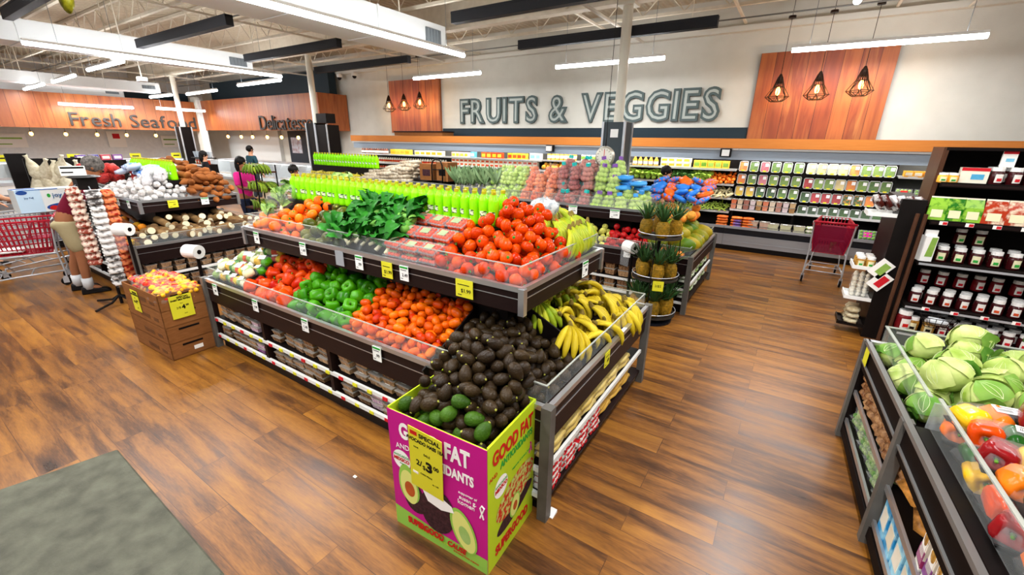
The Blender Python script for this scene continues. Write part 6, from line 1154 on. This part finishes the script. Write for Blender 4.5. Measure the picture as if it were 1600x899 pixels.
# ---------------- people ----------------
def person(label, loc, rz, H, shirt, trousers, hair, skinm, shoes=BLK, lean=0, arms=None, shorts=False, sleeves=.6, long_hair=False, socks=None, feet=((-.09, 0), (.09, .05)), turn=0):
    k = H/1.74; t = thing('person', label, 'person', loc, rz); t.scale = (k, k, k); cs, sn = math.cos(lean), math.sin(lean)
    def up(x, y, z): dz = z-.93; return (x, y*cs+dz*sn, .93+dz*cs-y*sn)
    arms = arms or (((-.24, .02, 1.12), (-.25, .12, .9)), ((.24, .02, 1.12), (.25, .12, .9)))
    fL, fR = feet
    pts = [(*up(0, 0, .96), .12, .09), (*up(0, 0, 1.12), .115, .085), (*up(0, 0, 1.32), .13, .09), (*up(0, 0, 1.44), .07, .06), (*up(0, .0, 1.5), .05, .05), (*up(0, .015, 1.56), .062, .066), (*up(0, .015, 1.64), .072, .085), (*up(0, .0, 1.7), .05, .06), (*up(0, .11, 1.6), .012, .012), (*up(0, .095, 1.55), .02, .015)]
    ed = [(0, 1), (1, 2), (2, 3), (3, 4), (4, 5), (5, 6), (6, 7), (6, 8), (5, 9)]; head_c = Vector(up(0, .015, 1.62))
    for s in (-1, 1): pts.append((*up(s*.088, .0, 1.6), .014, .02)); ed.append((6, len(pts)-1))
    sh_pts = [(0, -.01, .86, .158, .122), (*up(0, 0, 1.1), .15, .11), (*up(0, 0, 1.3), .155, .115), (*up(0, 0, 1.43), .09, .08)]; sh_ed = [(0, 1), (1, 2), (2, 3)]
    tr_pts = [(0, 0, .93, .15, .11)]; tr_ed = []
    for s, (el, wr), (fx, fy) in ((-1, arms[0], fL), (1, arms[1], fR)):
        sp = Vector(up(s*.175, 0, 1.39)); e = Vector(up(*el)) if len(el) == 3 else Vector(el[:3]); w = Vector(up(*wr)) if len(wr) == 3 else Vector(wr[:3])
        b = len(pts); pts += [(*sp, .052), (*e, .04), (*w, .027)]; ed += [(2, b), (b, b+1), (b+1, b+2)]
        d = (w-e).normalized(); side = d.cross(Vector((0, 0, 1))); side = side.normalized() if side.length > .1 else Vector((1, 0, 0)); nrm = side.cross(d)
        pc = w+d*.055; pts.append((*pc, .03, .018)); ed.append((b+2, b+3))
        for f in range(4):
            o = side*(f-1.5)*.02; L = (.062, .072, .068, .052)[f]; q = len(pts); k1 = pc+d*.035+o; pts += [(*k1, .0105), (*(k1+d*L*.55-nrm*.008), .009), (*(k1+d*L-nrm*.028), .007)]; ed += [(b+3, q), (q, q+1), (q+1, q+2)]
        q = len(pts); th = w+d*.03+side*.03*s; pts += [(*th, .011), (*(th+d*.035+side*.018*s), .009)]; ed += [(b+3, q), (q, q+1)]
        sb = len(sh_pts); sh_pts.append((*sp, .068)); sh_ed.append((2, sb)); fr_ = min(1, sleeves*2) if sleeves < .5 else 1
        sh_pts.append((*(sp.lerp(e, min(1, sleeves*1.6))), .058)); sh_ed.append((sb, sb+1))
        if sleeves >= 1: sh_pts.append((*(e.lerp(w, .9)), .042)); sh_ed.append((sb+1, sb+2))
        b = len(pts); kn = ((s*.1+fx)*.5, .03+fy*.5, .5); pts += [(s*.09, 0, .9, .085), (*kn, .058), (fx, fy-.01, .3, .052), (fx, fy-.02, .09, .036), (fx, fy+.1, .04, .034)]; ed += [(0, b), (b, b+1), (b+1, b+2), (b+2, b+3), (b+3, b+4)]
        c = len(tr_pts); tr_pts += [(s*.1, 0, .84, .1), (kn[0], kn[1], .5, .078 if shorts else .075)]; tr_ed += [(0, c), (c, c+1)]
        if not shorts: tr_pts.append((fx, fy-.02, .1, .06)); tr_ed.append((c+1, c+2))
        if socks: MB().tube([(fx, fy-.02, .06), (fx, fy-.018, .2)], [.05, .052], 12).build('sock', socks, t, smooth=True)
        m = MB().hexa([(fx-.05, fy-.1, 0), (fx+.05, fy-.1, 0), (fx+.052, fy+.18, 0), (fx-.052, fy+.18, 0)], [(fx-.042, fy-.09, .09), (fx+.042, fy-.09, .09), (fx+.035, fy+.15, .05), (fx-.035, fy+.15, .05)]); o = m.build('shoe', shoes, t); md = o.modifiers.new('b', 'BEVEL'); md.width = .018; md.segments = 3
    skin('body', skinm, pts, ed, t); skin('shirt', shirt, sh_pts, sh_ed, t); skin('shorts' if shorts else 'trousers', trousers, tr_pts, tr_ed, t)
    R = Euler((-lean, 0, 0)).to_matrix()
    h = MB().ball(head_c+R @ Vector((0, -.022, .03)), .104, 18, 12, (.9, 1.02, 1.0), R)
    if long_hair: h.ball(head_c+R @ Vector((0, -.085, -.07)), .085, 12, 9, (.95, .7, 1.7), R)
    h.build('hair', hair, t, smooth=True, jit=.004)
    for s in (-1, 1): MB().ball(head_c+R @ Vector((s*.033, .088, .0)), .011, 8, 6).build('eye', INK, t, smooth=True)
    MB().ball(head_c+R @ Vector((0, .088, -.055)), .02, 8, 5, (1.1, .4, .3), R).build('mouth', mat('lip', '8a4a40'), t, smooth=True)
    return t
SK1 = mat('skin_brown', '8a5638', '9a6444', rough=.5, rand=0, noise=.2); SK2 = mat('skin_tan', 'c08a68', 'cc9676', rough=.5, rand=0, noise=.2); HB = plain('black_hair', '15110f', .5); HG = mat('grey_hair', '2e2a28', '77706a', rough=.7, scale=40, noise=1, rand=0)
person('person in maroon shirt and khaki shorts bending over the left island', (-8.12, 1.5, 0), -.25, 1.95, mat('maroon_cloth', '5a0c22', '6e1228', rough=.8, bump=.2, rand=0), mat('khaki_cloth', '948664', 'a89a76', rough=.85, bump=.2, rand=0), HG, SK1,
       lean=.58, shorts=True, socks=mat('grey_sock', 'b8b8b8', 'd4d4d4', rough=.9), sleeves=.5, arms=(((-.3, .25, 1.25), (-.2, .5, 1.2)), ((.3, .22, 1.2), (.2, .5, 1.15))), feet=((-.13, -.05), (.13, .05)))
person('person with long black hair in black clothes at the deli counter', (-14.5, 5.93, 0), -.3, 1.7, plain('black_cloth', '121114', .8), plain('black_cloth2', '17161a', .8), HB, SK2, long_hair=True, sleeves=1, arms=(((-.26, .05, 1.15), (-.15, .25, 1.08)), ((.26, .05, 1.15), (.15, .25, 1.08))))
person('person in bright pink top with dark hair beside the plantain rack', (-9.55, 4.55, 0), -1.2, 1.72, mat('pink_cloth', 'd41a7a', 'e0308e', rough=.7, rand=0), plain('navy_cloth', '1c2236', .8), HB, SK1, long_hair=True, arms=(((-.25, .08, 1.15), (-.12, .3, 1.1)), ((.25, .08, 1.15), (.12, .3, 1.1))))
person('person with short dark hair in dark teal shirt facing the deli', (-15.5, 7.75, 0), .1, 1.82, plain('teal_cloth', '22424c', .8), plain('grey_cloth', '33363c', .8), HB, SK2, sleeves=.5)
person('person with dark hair and white top half hidden behind the green bottles', (-8.2, 4.85, 0), -1.3, 1.6, plain('white_cloth', 'e8e8e8', .8), plain('dark_cloth', '26262c', .8), HB, SK1, sleeves=.5)
person('person with short black hair in black shirt stocking the rear cases', (-2.12, 8.75, 0), -1.5, 1.68, plain('black_cloth', '121114', .8), plain('dark_cloth', '26262c', .8), HB, SK2, sleeves=.5)
person('person at the left picture edge of whom only a reaching arm shows', (-11.05, 1.0, 0), .0, 1.7, plain('grey_shirt', '5a5a5e', .8), plain('dark_cloth', '26262c', .8), HB, SK2, lean=.25, sleeves=.4, arms=(((-.25, .1, 1.15), (-.2, .3, 1.1)), ((.24, .35, 1.2), (.2, .62, 1.22))))

# ---------------- strip rack ----------------
t = thing('strip_rack', 'black spinner rack hung with strips of snack bags in front of the man', 'display rack', (-7.15, 1.6, 0))
MB().tube([(0, 0, .0), (0, 0, 1.62)], .018, 8).build('rack_pole', BLK, t)
for i in range(4): a = .5+i*PI/2; MB().tube([(0, 0, .12), (.12*math.cos(a), .12*math.sin(a), .05), (.34*math.cos(a), .34*math.sin(a), .02)], .014, 6).build('rack_foot', BLK, t)
MB().box(-.09, .09, -.09, .09, 1.48, 1.6).lathe([(.1, 1.6), (.16, 1.62), (.1, 1.64)], 16).build('rack_head', BLK, t)
s_ = MB().box(-.11, .11, -.005, .005, 0, .11).build('header_sign', TAGW, t, (.02, -.08, 1.64), (0, 0, 1.2)); MB().box(-.1, .1, -.007, -.005, .08, .1).box(-.1, .0, -.007, -.005, .03, .045).build('sign_print', INK, s_)
cols_ = ((0.0, -.13, 1.46, 12, 0), (.13, 0.0, 1.42, 15, 1), (.1, .13, 1.42, 14, 2))
for x, y, z, n, c in cols_: MB().tube([(x*.4, y*.4, 1.55), (x, y, z+.05)], .006, 5).build('rack_arm', GREYW, t); MB().box(x-.004, x+.004, y-.03, y+.03, z-.078*n, z+.05).build('hanging_strip', FILM, t)
fm = (mat('spice_bag_red', '8a3a2a', 'e0c8b4', rough=.25, scale=30, noise=1, sharp=3), mat('pepper_bag_silver', '4a4644', 'd4d0cc', rough=.2, scale=22, noise=1, sharp=3), mat('chili_bag_orange', '9a1f14', 'd87a4a', rough=.25, scale=26, noise=1, sharp=3))
sp = [[], [], []]
for x, y, z, n, c in cols_:
    for i in range(n): sp[c].append(((-7.15+x+.035, 1.6+y, z-.078*i), (U(-.1, .1), .95, math.atan2(y, x)*.35+U(-.15, .15)), 1))
for c in range(3):
    P = pouch('snack_strip_bag', fm[c], .11, .15, .035, None, 'bag'); MB().box(-.055, -.035, -.07, .07, .012, .025).build('header_card', TAGW, P)
    put(P, sp[c], ['small red and white snack bag clipped to a side strip of the rack', 'small silvery snack bag clipped to the middle strip of the rack', 'small orange-red snack bag clipped to the right strip of the rack'][c], ['red and white', 'silvery', 'orange-red'][c]+' bags on the strip rack')
# plantain rack by the pink person
t = thing('wire_rack', 'small black two-tier rack of green plantains beside the person in pink', 'display rack', (-8.75, 4.45, 0))
for x, y in ((-.28, -.2), (.28, -.2), (.28, .2), (-.28, .2)): MB().tube([(x, y, 0), (x, y, 1.6)], .014, 6).build('rack_post', BLK, t)
for z in (.8, 1.15, 1.48): MB().box(-.29, .29, -.21, .21, z-.03, z).build('rack_shelf', WDN, t)
P = banana_hand(mat('green_plantain_skin', '3f5a14', '8aa02a', rough=.5, rand=.8), 5, 'green_plantain'); P['category'] = 'plantains'; put(P, [((-8.9+.12*i, 4.33+.14*j, z+.12), (U(-.3, .3), U(-.2, .4), U(-.8, .8)), 1.15) for z in (.8, 1.15, 1.48) for i in range(4) for j in range(2)], 'green plantain bunch on the black two-tier rack', 'plantains on the black rack')

# ---------------- service counters and back areas ----------------
GLC = plain('counter_glass', 'dfe8ea', .05, alpha=.18)
def counter(label, L, loc, rz, body=WHT, glow=True):
    t = thing('service_counter', label, 'service counter', loc, rz)
    MB().box(0, L, 0, .9, 0, .62).build('counter_base', body, t); MB().box(0, L, -.02, 0, .55, .64).build('bumper', GREYW, t); MB().box(0, L, .1, .85, .62, .7).build('display_deck', plain('ice_deck', 'd4dade', .5), t)
    MB().hexa([(0, .0, .64), (L, .0, .64), (L, .012, .64), (0, .012, .64)], [(0, .32, 1.22), (L, .32, 1.22), (L, .332, 1.22), (0, .332, 1.22)]).build('slanted_glass', GLC, t)
    MB().box(0, L, .3, .88, 1.22, 1.26).build('counter_top', GREYW, t)
    if glow: MB().box(0, L, .33, .38, 1.195, 1.22).build('light_strip', LED, t)
    MB().box(0, L, .86, .9, .62, 1.22).build('rear_panel', CASEW, t)
    for i in range(int(L/1.5)+1): MB().box(min(L-.02, i*1.5), min(L, i*1.5+.02), .02, .86, .64, 1.22).build('divider', GREYW, t)
    return t
counter('long white refrigerated seafood counter under the seafood boards', 9.5, (-20.6, -1.5, 0), PI/2)
counter('glass fronted deli counter under the delicatessen boards', 6.3, (-19.6, 8.2, 0), 0, plain('deli_base', 'c9b79a', .5))
P = tub(C_('c8a080', 'e8d4b8'), .3, .4, .08, 'food_tray'); put(P, [((-19.4+.36*i, 8.6, .7), None, 1) for i in range(17)], 'tan food tray inside the glass deli counter', 'food trays in the deli counter')
P = tub(C_('b86a5a', 'e4dcd4'), .4, .4, .08, 'seafood_tray'); put(P, [((-21.05, -1.2+.45*i, .7), None, 1) for i in range(20)], 'pale seafood tray inside the long white counter', 'trays in the seafood counter')
P = MB().box(-.01, .01, -.16, .16, 0, .2).build('yellow_sign', TAGY); P['category'] = 'sign'; MB().box(.01, .012, -.1, .1, .08, .12).build('sign_print', INK, P)
put(P, [((-20.95, y, 1.26), None, 1) for y in (3.0, 4.6, 6.3, 7.6)], 'yellow price sign on top of the seafood counter', 'yellow signs on the seafood counter')
t = thing('black_merchandiser', 'low black merchandiser with colourful packs before the seafood counter', 'merchandiser', (-13, 2.8, 0)); MB().box(-.4, .4, 0, .8, 0, 1.58).build('cabinet_body', BLK, t)
P = cbox('colour_pack', C_('3a5aa8', 'd8503a'), .2, .12, .14, CRM); put(P, [((-12.75, 2.9+.2*i, 1.58), (0, 0, PI/2), .8) for i in range(4)], 'colourful small pack on the black merchandiser', 'packs on the black merchandiser')
t = thing('black_panel_stand', 'tall black leaning panel at the left edge', 'panel', (-13.2, 1.9, 0)); MB().hexa([(-.03, 0, 0), (.03, 0, 0), (.03, .3, 0), (-.03, .3, 0)], [(-.03, 0, 1.72), (.03, 0, 1.72), (.03, .3, 1.72), (-.03, .3, 1.72)]).build('panel_body', BLK, t)
t = thing('chest_freezer', 'silver rimmed chest freezer behind the carts at the left edge', 'freezer', (-12.3, .55, 0)); MB().box(-.9, .9, -1.6, 1.3, 0, .85).build('freezer_body', WHT, t); r = ring(MB(), -.92, .92, -1.62, 1.32, .85, .93, .08); r.build('freezer_rim', CHR, t); MB().box(-.84, .84, -1.54, 1.24, .88, .9).build('sliding_glass', GLC, t)
P = pouch('frozen_bag', C_('c8d0d4', 'b87a4a'), .3, .2, .06, None); put(P, [((-12.9+.35*i, .5+.3*j, .86), (0, 0, U(0, 3)), .9) for i in range(4) for j in range(5)], 'frozen food bag inside the chest freezer', 'bags in the chest freezer')
t = thing('paper_sheet', 'brown paper sheet lying on the freezer rim at the left edge', 'paper', (-12.1, 1.35, .94)); MB().box(-.25, .25, -.2, .3, 0, .01).build('sheet', CARD, t, None, (0, -.15, .3))
t = thing('hanging_bag_stand', 'stand of hanging cream net bags left of the red onion nets', 'display stand', (-12.1, 2.35, 0)); MB().box(-.03, .03, -.4, .4, 0, 1.66).box(-.3, .3, -.45, .45, 0, .05).build('stand_frame', BLK, t)
P = MB().lathe([(.02, -.2), (.08, -.17), (.1, -.08), (.06, .06), (.018, .16), (.03, .2)], 10).build('cream_net_bag', mat('cream_net', 'b5a98c', 'dcd4bc', rough=.7, scale=24, noise=1), smooth=True, jit=.006); P['category'] = 'net bag'
put(P, [((-11.95+.08*(i % 2), 2.03+.12*i, 1.5-.05*(i % 3)-.26*k), (U(-.4, .4), U(-.5, .1), U(0, 3)), 1.15) for i in range(6) for k in range(2)], 'cream net bag hanging on the stand left of the onion nets', 'cream net bags on the stand')
t = thing('cup_shelf', 'white shelf with clear cups and red packs beside the first column', 'shelf unit', (-18.0, 7.35, 0)); MB().box(-.5, .5, -.2, .2, 0, 1.15).box(-.5, .5, -.2, .2, 1.35, 1.38).build('shelf_body', BLK, t); MB().box(-.5, .5, -.22, -.2, 1.1, 1.15).build('shelf_lip', WHT, t)
P = jar(REDP, LABW, .18, .07); P.name = 'red_tub'; put(P, [((-18.4+.2*i, 7.3, 1.15), None, 1) for i in range(5)], 'red tub on the shelf beside the first column', 'red tubs beside the column')
P = MB().lathe([(.06, 0), (.09, .2)], 10).build('clear_cup', plain('cup_plastic', 'c8d4dc', .1, alpha=.5)); P['category'] = 'cup'; put(P, [((-18.4+.2*i, 7.3+.1*j, 1.38), None, 1) for i in range(5) for j in range(2)], 'clear plastic cup on the shelf beside the first column', 'clear cups beside the column')
# deli interior
struct('wall_back', MB().box(-22.9, -18.6, 10.55, 10.7, 0, 2.4), plain('deli_white_tile', 'd4d4d0', .4))
t = thing('menu_board', 'dark doorway panel with menu pictures under the delicatessen boards', 'menu board', (-16.6, 10.5, 0)); MB().box(-1.2, 2.0, 0, .08, .9, 2.35).build('board_back', plain('board_dark', '2c3038', .5), t); MB().box(-1.0, -.3, -.01, 0, 1.5, 2.1).build('menu_picture', mat('menu_food_print', '8a4a3a', 'c8d0dc', rough=.5, scale=6, noise=1), t); MB().box(1.0, 1.9, -.01, 0, 1.0, 2.3).build('blue_poster', plain('blue_poster', '4f86b8', .5), t); MB().box(.1, .16, -.02, 0, .9, 2.3).build('door_frame', WHT, t)
t = thing('wall_notice', 'red fire notice on the pale wall behind the seafood counter', 'sign', (-24.95, 7.0, 1.9)); MB().box(0, .03, -.3, .3, -.3, .35).build('notice_board', WPR, t); MB().box(.03, .035, -.12, .12, .05, .25).build('red_patch', RED, t)
for i, (y, w_) in enumerate(((3.8, .5), (9.0, .4))): t = thing('wall_menu', ['pale printed menu on the seafood back wall at the left', 'pale notice on the seafood back wall near the column'][i], 'sign', (-24.95, y, 1.8)); MB().box(0, .03, -w_, w_, -.2, .3).build('menu_sheet', WPR, t); MB().box(.03, .034, -w_*.8, w_*.8, .1, .16).box(.03, .034, -w_*.8, w_*.2, -.1, -.06).build('menu_print', GRP, t)
# small pieces of the rooms
struct('trim_5', MB().box(-22.7, -22.45, 9.35, 9.55, 0, 3.6), WHT)
for i, x in enumerate((-14.0, -13.2)):
    t = thing('dome_camera', ['white dome camera under the wall pipe, left one', 'white dome camera under the wall pipe, right one'][i], 'camera', (x, 10.45, 4.1)); MB().lathe([(.09, .0), (.1, .04), (.06, .13)], 12).build('dome_mount', WHT, t, smooth=True); MB().ball((0, 0, -.01), .07, 12, 8).build('dome_glass', BLK, t, smooth=True)
t = thing('foil_balloon', 'olive green crumpled balloon caught under the roof at top left', 'balloon', (-9.6, 2.55, 4.0)); MB().ball((0, 0, 0), .13, 14, 9, (1, .6, 1.4)).build('balloon_skin', mat('olive_foil', '5a5a10', 'a8a020', rough=.3, scale=12, noise=.8), t, smooth=True, jit=.012); MB().tube([(0, 0, .16), (.01, 0, .84)], .004, 4).build('balloon_string', INK, t)
for i, (x, y) in enumerate(((-13.3, 4.5), (-24, 5.2))):
    t = thing('ceiling_sensor', ['white box sensor hanging on a rod below the second light row', 'white box sensor hanging before the seafood boards'][i], 'sensor', (x, y, 3.3)); MB().box(-.08, .08, -.08, .08, 0, .09).build('sensor_box', WHT, t); MB().tube([(0, 0, .09), (0, 0, 1.54)], .012, 6).build('sensor_rod', BEAM, t)
t = thing('floor_scrap', 'tiny white paper scrap on the floor left of the printed box', 'paper scrap', (-2.05, 1.32, .002)); MB().box(-.012, .012, -.008, .008, 0, .006).build('scrap', WPR, t)
t = thing('floor_tag', 'fallen white tag on the floor at the foot of the banana end', 'paper scrap', (-.84, 1.78, .0)); MB().hexa([(-.02, -.03, 0), (.02, -.03, 0), (.02, .03, 0), (-.02, .03, 0)], [(-.02, -.03, .004), (.02, -.03, .004), (.02, .03, .02), (-.02, .03, .02)]).build('tag_card', WPR, t)
